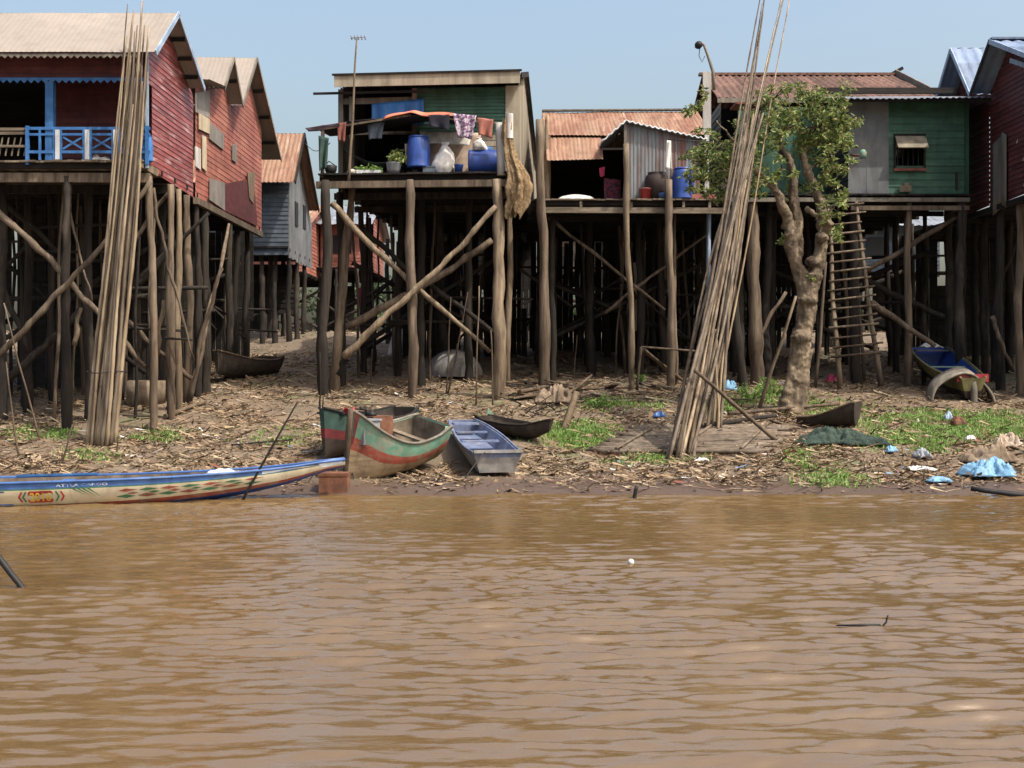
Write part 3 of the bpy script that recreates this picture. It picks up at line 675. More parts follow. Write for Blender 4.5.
# ================================================================ HOUSE: RUST ROOFED
def rust_house():
    t = thing('stilt_house', 'low stilt house with rusty iron roof and small gabled lean-to on its deck', 'stilt house', (3.2, 35, gz(3.2, 35)))
    fl = 6.66
    deck(t, .55, 5.85, 33.5, 44, fl, 'plank')
    board('floor_beam', t, (.85, 33.62, 6.36), (5.85, 33.62, 6.34), .14, .15, 'plank')
    for x in (1.85, 3.2, 4.6, 5.3): board('strut', t, (x, 33.58, 6.42), (x, 33.58, 6.58), .07, .07, 'plank', (0,1,0))
    board('floor_beam', t, (.6, 36, 6.4), (5.8, 36, 6.4), .14, .15, 'plankdark')
    r = MB(); r.corr((.88, 35, 8.62), (5.6, 35, 8.62), (5.55, 37.5, 9.80), (.9, 37.5, 9.76), .11, .009, nv=3, sag=.03, sheet=.4); r.build('roof', M['rust_roof'], t)
    r = MB(); r.corr((5.6, 41, 8.4), (.88, 41, 8.4), (.9, 37.52, 9.76), (5.55, 37.52, 9.80), .15, .02, nv=3, sag=.03); r.build('roof', M['rust_roof'], t)
    r = MB(); r.corr((.95, 34.05, 7.76), (2.48, 34.05, 7.80), (2.5, 35.05, 8.57), (.93, 35.05, 8.57), .11, .009, nv=2, sag=.02, sheet=.6); r.build('awning', M['rust_roof'], t)
    board('ridge_cap', t, (.9, 37.5, 9.82), (5.55, 37.5, 9.85), .2, .04, 'greyboard')
    w = MB(); w.siding([(0, 6.67), (4.6, 6.67), (4.6, 8.8), (0, 8.8)], (.95, 38.5, 0), (1,0,0), (0,-1,0), .25, .02); w.build('back_wall', M['plankdark'], t)
    w = MB(); w.siding([(0, 6.67), (5.5, 6.67), (5.5, 8.5), (2.3, 9.6), (0, 8.7)], (.95, 35.1, 0), (0,1,0), (-1,0,0), .2, .02); w.build('side_wall', M['greyboard'], t)
    w = MB(); w.siding([(0, 6.67), (5.5, 6.67), (5.5, 8.5), (2.3, 9.6), (0, 8.7)], (5.5, 35.1, 0), (0,1,0), (1,0,0), .2, .02); w.build('side_wall', M['greyboard'], t)
    board('wall_post', t, (1.02, 35.0, fl), (1.02, 35.0, 8.6), .12, .12, 'loglight', (0,1,0))
    # lean-to gable facing the river
    pk = (XX(625, 34), 8.80); le = (XX(601, 34), 8.23); re = (XX(706, 34), 8.30)
    r = MB(); r.corr((le[0], 35.9, le[1]), (le[0], 33.85, le[1]), (pk[0], 33.85, pk[1]), (pk[0], 35.9, pk[1]), .16, .022); r.build('lean_to_roof', M['zinc'], t)
    r = MB(); r.corr((re[0], 33.85, re[1]), (re[0], 35.9, re[1]), (pk[0], 35.9, pk[1]+.004), (pk[0], 33.85, pk[1]+.004), .16, .022); r.build('lean_to_roof', M['zinc'], t)
    # wavy pale front edges of that roof
    for a, b in ((le, pk), (pk, re)):
        n_ = int(abs(b[0]-a[0])/.03); pts = [(a[0]+(b[0]-a[0])*i/n_, 33.84, a[1]+(b[1]-a[1])*i/n_+.022*math.sin(i*.03/.16*6.283*1.05)) for i in range(n_+1)]
        q = MB(); q.tube(pts, .022, 5); q.build('roof_edge', M['whitepaint'], t)
    x0 = XX(626, 34)
    w = MB(); nu = 10; xr = XX(700, 34)
    for i in range(nu):
        xa = x0+(xr-x0)*i/nu; xb = x0+(xr-x0)*(i+1)/nu; zt = lambda x: pk[1]+(re[1]-pk[1])*(x-pk[0])/(re[0]-pk[0])-.03
        w.corr((xa, 34.0+R(0, .01), 6.67), (xb, 34.0, 6.67), (xb, 34.0, zt(xb)), (xa, 34.0, zt(xa)), .11, .012, sheet=9)
    w.build('lean_to_wall', M['rust_wall'], t)
    board('lean_to_post', t, (x0-.02, 33.94, fl), (x0-.02, 33.94, 8.78), .08, .08, 'greyboard', (0,1,0))
    board('lean_to_beam', t, (XX(602, 34), 33.95, 8.06), (x0, 33.95, 8.06), .05, .05, 'plankdark')
    # tall outer post and stilts
    x = XX(541, 33.4); post3(t, (XX(540, 33.4), 33.4, 8.75), (XX(545, 33.4), 33.4, gz(x, 33.4)-.3), .15, 'log')
    x = XX(547, 34.6); post3(t, (x, 34.6, 9.1), (x, 34.6, 6.6), .07, 'loglight', 'wall_post')
    for tx, bx, Y, r, mt, zt in ((626, 632, 33.38, .09, 'loglight', 8.1), (669, 671, 33.4, .12, 'log', 7.15), (675, 676, 34.2, .05, 'log', 6.4), (722, 745, 33.7, .14, 'logdark', 7.2), (553, 552, 34.4, .10, 'logdark', 6.4), (640, 640, 35.2, .12, 'logdark', 6.4)):
        xb = XX(bx, Y); post3(t, (XX(tx, Y), Y, zt), (xb, Y, gz(xb, Y)-.3), r, mt)
    B = lambda pts, Y, r, mt='logdark': brace(t, pts, Y, r, mt)
    B([(549, 217), (623, 277), (665, 310)], 34.5, .05, 'log'); B([(605, 313), (650, 277), (707, 235)], 35, .05, 'log')
    stiltgrid(t, (.9, 2.1, 3.4, 4.6, 5.6), (36.2, 38.6, 41, 43.4), 6.4, (.09, .13))
    for y in (36.4, 38.4, 41): tie(t, (.8, y, R(2.4, 3)), (5.6, y, R(4.6, 5.6)), .06); tie(t, (.8, y+.2, R(4.6, 5.6)), (5.6, y+.2, R(2.6, 3.2)), .06)
    thicket(t, .9, 5.7, 35.5, 42, 24)
    shadescreen(t, .7, 5.9, 43.0, 6.5, .05, .16); shadescreen(t, 1.2, 5.7, 46.2, 6.5, .25, .2)
    planks_panel('stand_in_planks', t, 3.35, 3.65, 36.5, 3.2, 5.2, 'greyboard')
    mb = MB(); mb.tube([P(709, 214, 34.3), P(708, 296, 34.3)], .06, 10); mb.build('drain_pipe', M['paleblue'], t)
    return fl
EFL = rust_house()

# ================================================================ HOUSE: GREEN, RIGHT
def green_house():
    t = thing('stilt_house', 'grey and green stilt house behind tree with brown tiled roof at its back', 'stilt house', (9, 35, gz(9, 35)))
    fl = 6.84
    deck(t, 5.95, 12.45, 33.9, 46, fl, 'plankdark')
    board('floor_beam', t, (5.9, 33.95, 6.68), (12.4, 33.95, 6.68), .12, .11, 'greyboard')
    board('floor_beam', t, (9.2, 33.98, 6.46), (12.4, 33.98, 6.46), .10, .12, 'log')
    board('floor_beam', t, (5.9, 36, 6.55), (12.4, 36, 6.55), .12, .14, 'plankdark')
    # front block
    xa, xm, xb = XX(848, 34), XX(889, 34), XX(968, 34)
    w = MB(); w.siding([(xm, 6.86), (xb, 6.86), (xb, 9.42), (xm, 9.42)], (0, 34.05, 0), (1,0,0), (0,-1,0), .19, .02,
                       holes=[(XX(896, 34), XX(924, 34), ZZ(168, 34), ZZ(136, 34))]); w.build('front_wall', M['green'], t)
    w = MB(); w.box(xa, xm-.01, 34.0, 34.03, 6.86, 9.4); w.box(xa+.5, xa+.52, 33.992, 34.0, 6.9, 9.3); w.build('grey_wall_panel', M['greywall'], t)
    w = MB(); w.siding([(34.1, 6.86), (45, 6.86), (45, 9.5), (34.1, 9.5)], (xb, 0, 0), (0,1,0), (1,0,0), .19, .02); w.build('side_wall', M['darkgreen'], t)
    w = MB(); w.siding([(0, 6.86), (6.4, 6.86), (6.4, 10.2), (0, 10.2)], (6.0, 39, 0), (1,0,0), (0,-1,0), .3, .02); w.build('back_wall', M['plankdark'], t)
    board('corner_board', t, (xb-.03, 34.02, 6.84), (xb-.03, 34.02, 9.4), .1, .08, 'darkgreen', (0,1,0))
    wx0, wx1, wz0, wz1 = XX(896, 34), XX(924, 34), ZZ(168, 34), ZZ(136, 34)
    f = MB()
    for p in ((wx0-.05, wx0, wz0, wz1), (wx1, wx1+.05, wz0, wz1), (wx0-.05, wx1+.05, wz1, wz1+.06)): f.box(p[0], p[1], 34.0, 34.1, p[2], p[3])
    win = f.build('window', M['plankdark'], t)
    f = MB(); f.box(wx0-.06, wx1+.06, 33.96, 34.1, wz0-.08, wz0-.005); f.build('sill', M['redcloth'], win)
    f = MB()
    for k in range(5): f.box(wx0+.06+k*.14, wx0+.08+k*.14, 34.07, 34.09, wz0, wz1)
    f.build('bars', M['black'], win)
    f = MB(); f.obox((wx0-.03, 33.98, wz1), (.82, 0, 0), (0, -.3, -.36), (0, .02, -.02)); sh = f.build('shutter', M['beigeboard'], win)
    f = MB(); f.box(XX(911, 33.8), XX(906, 33.8), 33.95, 33.99, ZZ(190, 34), ZZ(183, 34)); f.box(XX(900, 33.9), XX(912, 33.9), 33.94, 33.98, ZZ(192, 34), ZZ(186, 34)); f.build('wall_patch', M['plank'], t)
    f = MB(); f.box(XX(955.5, 34), XX(958, 34), 34.0, 34.02, ZZ(190, 34), ZZ(172, 34)); f.build('pipe', M['black'], t)
    # front roof: two shallow sheets
    r = MB(); r.corr((xa-.3, 33.35, 9.30), (xb+.35, 33.35, 9.34), (xb+.35, 37.0, 10.12), (xa-.3, 37.0, 10.12), .17, .02, nv=3, sag=.02); r.build('front_roof', M['zinc'], t)
    board('eave_board', t, (xa-.2, 33.45, 9.27), (xb+.42, 33.45, 9.29), .04, .08, 'plankdark')
    board('eave_board', t, (XX(820, 34.6), 34.6, 9.78), (XX(955, 34.6), 34.6, 9.78), .1, .16, 'plankdark')
    # recessed left part
    w = MB(); x = XX(738, 36.4)
    while x < XX(850, 36.4):
        w.box(x, x+.17, 36.4+R(0, .012), 36.43, 6.86, 9.7); x += .18
    w.build('recessed_wall', M['green'], t)
    w = MB(); w.box(XX(752, 36.38), XX(772, 36.38), 36.37, 36.395, 7.2, 8.7); w.build('door', M['darkgreen'], t)
    w = MB(); w.siding([(33.95, 6.86), (39, 6.86), (39, 9.8), (33.95, 9.5)], (xa, 0, 0), (0,1,0), (-1,0,0), .19, .02); w.build('side_wall', M['plankdark'], t)
    w = MB(); w.siding([(36.5, 6.86), (44, 6.86), (44, 9.8), (36.5, 9.9)], (6.1, 0, 0), (0,1,0), (-1,0,0), .19, .02); w.build('side_wall', M['greyboard'], t)
    board('canopy', t, (XX(733, 35.2), 35.2, ZZ(106, 35.2)), (XX(765, 35.2), 35.2, ZZ(107, 35.2)), .9, .05, 'redcloth')
    r = MB()
    xL, xR = 6.0, 12.3
    r.corr((xL, 36.55, 10.0), (xR+.3, 36.55, 10.0), (xR, 40.2, 11.5), (xL+.1, 40.2, 11.5), .22, .03, nv=14, sag=.03, sheet=.25); r.build('tiled_roof', M['brown_roof'], t)
    r = MB(); r.corr((xR+.3, 44.5, 9.6), (xL, 44.5, 9.6), (xL+.1, 40.22, 11.5), (xR, 40.22, 11.5), .22, .03, nv=6, sag=.03, sheet=.25); r.build('tiled_roof', M['brown_roof'], t)
    board('ridge_cap', t, (xL, 40.2, 11.53), (xR, 40.2, 11.53), .24, .08, 'brown_roof')
    board('gable_board', t, (xR+.28, 36.5, 10.02), (xR+.02, 40.2, 11.6), .05, .18, 'greyboard')
    board('ridge_horn', t, (xR-.1, 40.2, 11.55), (xR+.25, 40.2, 11.74), .1, .1, 'plankdark')
    board('eave_board', t, (xL, 36.55, 9.93), (xR+.3, 36.55, 9.93), .04, .14, 'greyboard')
    # stilts and braces
    for tx, bx, Y, r_, mt in ((752, 758, 34.1, .2, 'log'), (768, 766, 35, .14, 'logdark'), (853, 857, 34.3, .16, 'logdark'), (909, 908, 34.05, .11, 'log'), (961, 960, 34.05, .16, 'logdark'), (948, 949, 35.4, .14, 'logdark'), (738, 741, 35.2, .12, 'logdark')):
        xb_ = XX(bx, Y); post3(t, (XX(tx, Y), Y, 6.7), (xb_, Y, gz(xb_, Y)-.3), r_, mt)
    B = lambda pts, Y, r, mt='logdark': brace(t, pts, Y, r, mt)
    B([(864, 272), (910, 246), (957, 216)], 34.3, .085, 'log'); B([(866, 280), (905, 300), (944, 317)], 35, .1); B([(872, 302), (905, 326), (935, 346)], 33.7, .085, 'log')
    B([(757, 340), (786, 292)], 34, .06, 'log')
    stiltgrid(t, (6.3, 7.6, 8.9, 10.2, 11.5, 12.3), (36.8, 39.2, 41.6, 44.4), 6.6, (.09, .14))
    for y in (37, 39.4, 41.8): tie(t, (6.2, y, R(2.4, 3)), (12.3, y, R(4.6, 5.6)), .07); tie(t, (6.2, y+.2, R(4.6, 5.6)), (12.3, y+.2, R(2.6, 3.2)), .07)
    thicket(t, 6.1, 12.3, 35.3, 43, 24, 6.5)
    shadescreen(t, 6.0, 12.5, 43.8, 6.6, .06, .14)
    return fl
GFL = green_house()

# ================================================================ HOUSE: DARK RED, RIGHT EDGE
def edge_house():
    XW, XO = 12.95, 12.42
    t = thing('stilt_house', 'dark red stilt house with pale blue roof cut by right edge', 'stilt house', (14.5, 33, gz(14.5, 33)))
    Yf = lambda px: XO*FPX/(px-512)
    y1, z1 = Yf(990), ZZ(40, Yf(990)); yv, zv = Yf(970.5), ZZ(94, Yf(970.5)); y2, z2 = Yf(951), ZZ(48, Yf(951))
    XR = 20
    roof_slope('roof', t, XO, XR, 29.2, z1-1.35, y1, z1, 'bluezinc', sag=.005, pitch=.3, amp=.02)
    roof_slope('roof', t, XO, XR, yv-.02, zv, y1, z1, 'bluezinc', sag=.005, pitch=.3, amp=.02)
    roof_slope('roof', t, XO, XR, yv+.02, zv, y2, z2, 'bluezinc', sag=.005, pitch=.3, amp=.02)
    roof_slope('roof', t, XO, XR, y2+1.7, z2-1.6, y2, z2, 'bluezinc', sag=.005, pitch=.3, amp=.02)
    board('ridge_cap', t, (XO, y1, z1+.02), (XR, y1, z1+.02), .3, .05, 'bluezinc')
    for a in ((29.2, z1-1.35, y1, z1), (yv, zv, y1, z1), (yv, zv, y2, z2), (y2+1.7, z2-1.6, y2, z2)):
        board('barge_board', t, (XO-.02, a[0], a[1]-.04), (XO-.02, a[2], a[3]-.04), .03, .12, 'plankdark' if a[0] > y1 and a[2] == y1 else 'paleblue')
    board('wall_trim', t, (XW-.04, 29.3, z1-1.75), (XW-.04, y1-.1, z1-.55), .04, .12, 'paleblue')
    w = MB()
    w.siding([(29.6, 6.55), (yv, 6.45), (yv, zv), (y1, z1-.15), (29.6, z1-1.35)], (XW, 0, 0), (0,1,0), (-1,0,0), .13, .02)
    w.siding([(yv, 6.45), (y2+1.5, 6.4), (y2+1.5, z2-1.5), (y2, z2-.15), (yv, zv)], (XW, 0, 0), (0,1,0), (-1,0,0), .13, .02)
    w.build('side_wall', M['maroon'], t)
    w = MB(); w.siding([(XW, 6.5), (XR, 6.5), (XR, z1-1.3), (XW, z1-1.3)], (0, 29.6, 0), (1,0,0), (0,-1,0), .13, .02); w.build('front_wall', M['maroon'], t)
    deck(t, XW+.02, XR, 29.7, 42, 6.5, 'plankdark')
    board('floor_beam', t, (XW-.03, 29.6, 6.42), (XW-.03, 37, 6.36), .1, .14, 'plankdark')
    for px, Y, r, mt in ((1020, 32.2, .12, 'log'), (1000, 33.4, .13, 'logdark'), (985, 35.2, .12, 'logdark'), (1010, 36.5, .13, 'logdark'), (975, 37, .12, 'logdark')):
        x = XX(px, Y); post3(t, (max(x, XW+.1) if px > 1015 else x, Y, 6.4), (x, Y, gz(x, Y)-.3), r, mt)
    stiltgrid(t, (13.4, 14.8, 16.4), (32, 34.5, 37.5, 40.5), 6.4, (.1, .13))
    brace(t, [(992, 316), (1003, 345), (1014, 372)], 33, .06, 'log'); brace(t, [(996, 290), (1018, 240)], 34, .05, 'logdark')
    shadescreen(t, 12.8, 18, 41.6, 6.4, .06, .12)
    # loose tarpaulin hung on the wall's shaded flank
    w = MB(); w.grid(lambda u, v: (XW-.07-.03*math.sin(u*9), 32.6+.9*u, 8.2-1.9*v+.1*math.sin(u*5)), 10, 6); solid(w.build('wall_sheet', M['greyboard'], t), .01)
edge_house()

# ================================================================ HOUSES OF THE ROW BEHIND
def back_house(x0, x1, y, wallmat, roofmat, label, zf=6.4, dep=9):
    cx = (x0+x1)/2
    t = thing('stilt_house', label, 'stilt house', (cx, y, gz(cx, y)), 'stilt houses of the row behind')
    deck(t, x0, x1, y, y+dep, zf, 'plankdark')
    w = MB(); w.siding([(x0+.1, zf), (x1-.1, zf), (x1-.1, zf+2.2), (x0+.1, zf+2.2)], (0, y+.8, 0), (1,0,0), (0,-1,0), .17, .02); w.build('front_wall', M[wallmat], t)
    for xs, s in ((x0+.1, -1), (x1-.1, 1)):
        w = MB(); w.siding([(y+.8, zf), (y+dep, zf), (y+dep, zf+2.2), (y+dep/2, zf+3.3), (y+.8, zf+2.2)], (xs, 0, 0), (0,1,0), (s,0,0), .17, .02); w.build('side_wall', M[wallmat], t)
    roof_slope('roof', t, x0-.3, x1+.3, y-.1, zf+2.05, y+dep/2, zf+3.5, roofmat, .3, .02)
    roof_slope('roof', t, x0-.3, x1+.3, y+dep+.3, zf+2.05, y+dep/2, zf+3.5, roofmat, .3, .02)
    wd = MB(); wx = cx-.5; wd.box(wx, wx+.9, y+.75, y+.775, zf+.7, zf+1.6); wd.build('window', M['black'], t)
    n = max(2, int((x1-x0)/1.5))
    stiltgrid(t, [x0+.2+(x1-x0-.4)*i/n for i in range(n+1)], (y+.2, y+dep*.5), zf-.1, (.08, .12))
    for yy in (y+.3, y+dep*.5): tie(t, (x0, yy, R(3.3, 4)), (x1, yy, R(5, 6)), .07); tie(t, (x0, yy, R(5, 6)), (x1, yy, R(3.3, 4)), .07)
    return t
def screens(t, segs, Y):  # added dark planks blocking bright openings below the rear row
    for a, b, z0, z1 in segs: planks_panel('stand_in_planks', t, a, b, Y, z0, z1, 'plankdark', .25)
bh = back_house(-19, -13.4, 54, 'bluegrey', 'zinc', 'blue grey house far behind, glimpsed through the stilts at left'); screens(bh, ((-19, -13.5, 2.8, 6.2),), 57)
bh = back_house(-13, -9.3, 56, 'orange', 'rust_roof', 'brick red house behind the small blue grey house'); screens(bh, ((-13, -11, 2.8, 6.2), (-10.4, -9.4, 2.8, 4.2)), 59)
bh = back_house(-9.4, -7.0, 60, 'orange', 'zinc', 'brick red house in the gap left of the green house', 6.9); screens(bh, ((-9.3, -8.0, 3.2, 6.2),), 63)
bh = back_house(-4.2, 1.0, 58, 'plankdark', 'rust_roof', 'dark brown house behind the cluttered deck house'); screens(bh, ((-4.1, -2.3, 2.8, 6.2), (-.9, .9, 2.8, 4.3)), 61)
bh = back_house(1.6, 7.4, 56, 'plank', 'rust_roof', 'grey board house behind the rusty roofed house'); screens(bh, ((1.6, 2.6, 2.8, 6.2), (4.0, 7.3, 2.8, 4.6), (5.2, 7.3, 4.6, 6.2)), 59)
bh = back_house(8.0, 13.0, 57, 'plankdark', 'beige_roof', 'brown timber house behind the green house'); screens(bh, ((8, 10.4, 2.8, 6.2), (11.5, 12.6, 2.8, 4.6)), 60)
bh = back_house(13.6, 19.5, 56, 'bluegrey', 'zinc', 'pale blue grey house behind the right edge house'); screens(bh, ((13.6, 15.8, 2.8, 5), (17, 19, 2.8, 6.2)), 59)
# ================================================================ TREE
def leafcloud(mb, c, r, n, size, flat=.8):
    for _ in range(n):
        d = Vector((random.gauss(0, 1), random.gauss(0, 1), random.gauss(0, 1))); d.normalize(); d *= r*random.random()**.45; d.z *= flat
        p = c+d; a = Vector((R(-1, 1), R(-1, 1), R(-.9, .5))).normalized(); b = a.cross(Vector((R(-1, 1), R(-1, 1), R(-1, 1)))).normalized()
        l = size*R(.7, 1.35); w = l*.45; k = a.cross(b)*w*.25; rr = random.random()
        mb.face([p, p+a*l*.45+b*w*.5+k, p+a*l], 0, rr); mb.face([p, p+a*l, p+a*l*.45-b*w*.5+k], 0, rr)
def bank_tree():
    Y = 29.6
    b = onground(793, 410)
    t = thing('tree', 'gnarled half pollarded tree with green leafy crown standing before the green house', 'tree', b)
    mb = MB()
    def limb(pts, rad, dy=None):
        ps = [P(px, py, Y+(dy[i] if dy else 0)) for i, (px, py) in enumerate(pts)]
        full = []; rr = []
        for i in range(len(ps)-1):
            for k in range(4):
                q = k/4; full.append(ps[i].lerp(ps[i+1], q)+Vector((R(-.035, .035), R(-.035, .035), R(-.02, .02)))); rr.append((rad[i]*(1-q)+rad[i+1]*q)*.76*R(.9, 1.1))
        full.append(ps[-1]); rr.append(rad[-1]); mb.tube(full, rr, 12, lump=.07)
    limb([(791, 425), (792, 408), (797, 380), (801, 345), (806, 310), (811, 275)], [.46, .39, .33, .31, .29, .30])
    limb([(783, 412), (788, 392), (796, 350)], [.20, .17, .12], [-.1, -.1, 0]); limb([(803, 414), (803, 395), (808, 350)], [.18, .14, .12])
    limb([(806, 300), (797, 265), (790, 240), (789, 222), (779, 196), (770, 183), (753, 170)], [.26, .20, .19, .17, .13, .11, .07], [0, -.1, -.2, -.2, -.3, -.35, -.5])
    limb([(812, 285), (820, 255), (823, 232), (821, 205), (808, 172), (803, 155), (812, 128)], [.27, .22, .18, .15, .13, .10, .05], [0, .1, .2, .2, .3, .3, .5])
    limb([(795, 262), (798, 232), (796, 205), (791, 165), (780, 147), (779, 127)], [.19, .17, .15, .12, .11, .09], [0, -.1, 0, 0, .1, .1])
    limb([(823, 232), (831, 222)], [.13, .10], [.2, 0]); limb([(797, 240), (788, 232)], [.15, .12], [-.1, -.3]); limb([(806, 208), (818, 216)], [.10, .06], [-.1, -.3])
    limb([(779, 129), (787, 128), (795, 125)], [.07, .045, .03], [.1, -.2, -.5]); limb([(755, 170), (735, 142), (716, 120)], [.065, .045, .03], [-.5, -.6, -.7])
    limb([(753, 170), (738, 168), (716, 172)], [.06, .04, .02], [-.5, -.7, -.9]); limb([(812, 128), (830, 112)], [.05, .02], [.5, .6]); limb([(808, 170), (838, 150)], [.06, .02], [.3, .1])
    limb([(780, 140), (764, 118)], [.06, .02], [.1, .5]); limb([(823, 228), (834, 205), (836, 190)], [.06, .04, .02], [.2, .1, 0])
    for px, py, r in ((796, 252, .17), (822, 238, .16), (808, 300, .24), (787, 226, .15), (801, 338, .26), (812, 262, .18)):
        c = P(px, py, Y-.12); mb.lathe(c-Vector((0,0,r*.7)), [(r*.3, 0), (r*.9, r*.4), (r, r*.8), (r*.6, r*1.3), (r*.15, r*1.5)], 9)
    o = mb.build('trunk', mk('gnarled_bark', S(156,134,104), S(94,79,62), 7, (1,1,.3), .95, 1.0, 0, spot=(1.6, (1,1,.6), S(76,62,50), .48, .66)), t)
    md = o.modifiers.new('fuse', 'REMESH'); md.mode = 'VOXEL'; md.voxel_size = .03; md.use_smooth_shade = True
    tx = bpy.data.textures.new('bark_lumps', 'CLOUDS'); tx.noise_scale = .11; tx.noise_depth = 3
    dm = o.modifiers.new('lumps', 'DISPLACE'); dm.texture = tx; dm.strength = .055; dm.mid_level = .5
    t2 = bpy.data.textures.new('bark_fissures', 'CLOUDS'); t2.noise_scale = .05; t2.noise_depth = 3; d2 = o.modifiers.new('fissures', 'DISPLACE'); d2.texture = t2; d2.strength = .04
    tw = MB()
    mb = MB()
    cl = [(698,100,.22,20),(690,118,.25,26),(708,92,.2,16),(702,128,.2,16),(716,150,.42,90),(700,172,.42,90),(736,160,.45,130),(728,185,.42,100),(752,138,.4,100),(745,118,.35,60),(760,108,.4,90),(775,98,.35,90),
          (790,112,.45,150),(806,100,.4,130),(826,105,.5,190),(842,112,.42,150),(838,130,.45,150),(818,128,.5,150),(770,130,.42,110),(760,158,.4,70),(782,168,.32,50),(745,178,.38,80),(806,140,.45,120),
          (826,150,.42,110),(840,150,.36,90),(820,170,.3,60),(835,168,.3,60),(801,185,.34,60),(838,190,.26,60),(832,206,.28,70),(830,222,.25,60),(836,234,.16,30),(715,200,.25,30),(690,182,.3,40),
          (688,150,.25,30),(808,280,.14,24),(780,240,.14,16),(815,190,.2,24),(705,162,.45,90),(722,170,.45,90),(740,172,.4,80),(768,116,.45,90),(748,150,.4,60),(800,122,.45,80),(760,188,.25,30),(785,205,.2,20)]
    for px, py, r, n in cl:
        c = P(px, py, Y+R(-.7, .7)); k = max(3, int(n/12))
        for _ in range(k):                      # sub clumps with gaps between them
            d = Vector((R(-1, 1), R(-1.3, 1.3), R(-1, 1)))*r*.8; leafcloud(mb, c+d, r*.42, int(n/k*2.5), .12)
            tw.tube([c, c+d*.5+Vector((0,0,R(-.05, .05))), c+d*1.25], [.014, .010, .005], 4)
    mb.build('crown', M['leaf'], t); tw.build('twigs', M['logdark'], t)['kind'] = 'stuff'
bank_tree()
def far_trees():
    for i, (x, y, h, r) in enumerate(((-22, 84, 7, 4), (-12, 88, 6, 3.5), (-3, 86, 6.5, 3.6), (6, 90, 6, 3.8), (14, 86, 6.4, 3.5), (24, 88, 7, 4))):
        t = thing('tree', 'low leafy tree far behind the stilt houses', 'tree', (x, y, gz(x, y)), 'low trees far behind the houses')
        mb = MB(); mb.tube(wob((x, y, 2.9), (x+.3, y, 3+h*.6), 4, .15), [.3, .25, .2, .16, .1], 7); mb.build('trunk', M['logdark'], t)
        mb = MB()
        for k in range(22): leafcloud(mb, Vector((x+R(-r, r), y+R(-2, 2), 3.3+h*.45+R(-h*.35, h*.4))), R(.9, 1.5), 70, .42)
        mb.build('crown', M['leafdark'], t)
far_trees()

# ================================================================ BAMBOO BUNDLES
def bundle(label, base, poles, Lcat='bamboo poles'):
    t = thing('bamboo_bundle', label, Lcat, base)
    for (p0, p1, r0, r1, mt, bow) in poles:
        mb = MB(); n = 26; pts = []; side = Vector((R(-1, 1), R(-.3, .3), 0))*bow; k = R(0, 6)
        for i in range(n+1):
            q = i/n; pts.append(p0.lerp(p1, q)+side*math.sin(q*math.pi)+Vector((.02*math.sin(q*9+k), .012*math.sin(q*7+k), 0)))
        mb.tube(pts, [(r0+(r1-r0)*i/n)*(1.22 if i % 2 else .92)*R(.93, 1.07) for i in range(n+1)], 6); mb.build('pole', M[mt], t)
    return t
def left_bundle():
    pol = []
    for i in range(30):
        a = R(0, 6.28); q = math.sqrt(random.random())
        bx = 103+17*q*math.cos(a); Yb = 25.7+.35*q*math.sin(a)
        f = (bx-86)/34
        topx = 124+f*26+R(-5, 5); topy = random.choice((R(-2, 40), R(20, 60), R(60, 130), R(0, 90)))
        Yt = 26.22+.16*math.sin(a)
        mx = XX(bx, Yb); p0 = Vector((mx, Yb, gz(mx, Yb)-.06)); p1 = P(topx, topy, Yt)
        pol.append((p0, p1, R(.034, .05), R(.010, .016), random.choice(('bamboo', 'bamboo', 'bamboogrey')), .05))
    b = onground(103, 440)
    t = bundle('tall upright sheaf of pale bamboo poles leaning on red house balcony', b, pol)
    mb = MB()
    c = P(107, 372, 25.86)
    mb.tube([c+Vector((.40*math.cos(k*.4), .40*math.sin(k*.4), .02*math.sin(k))) for k in range(17)], .012, 5); mb.build('tie', M['wire'], t)
left_bundle()
def right_bundle():
    pol = []
    for i in range(32):
        g = i % 5 < 3
        bx = R(666, 693) if g else R(699, 720); Yb = R(24.2, 24.8) if g else R(26.6, 27.4)
        tall = i < 9
        if tall: tx, ty, Yt = (R(757, 768) if i % 3 else R(784, 792)), R(-25, 30), R(29.6, 30.2)
        else:
            ty = R(110, 330) if i > 26 else R(95, 200); tx = 749-(ty-150)*(.17 if ty < 215 else .2)+R(-10, 8); Yt = R(28.4, 29.2)-max(0, ty-200)*.012
        x = XX(bx, Yb); p0 = Vector((x, Yb, gz(x, Yb)-.05)); p1 = P(tx, ty, Yt)
        pol.append((p0, p1, R(.026, .044), R(.010, .016) if tall else R(.016, .026), random.choice(('bamboo', 'bamboogrey', 'bamboogrey', 'bamboogrey', 'log')), .14))
    bundle('long slanting sheaf of bamboo poles reaching from raft up beyond tree top', onground(690, 440), pol)
right_bundle()

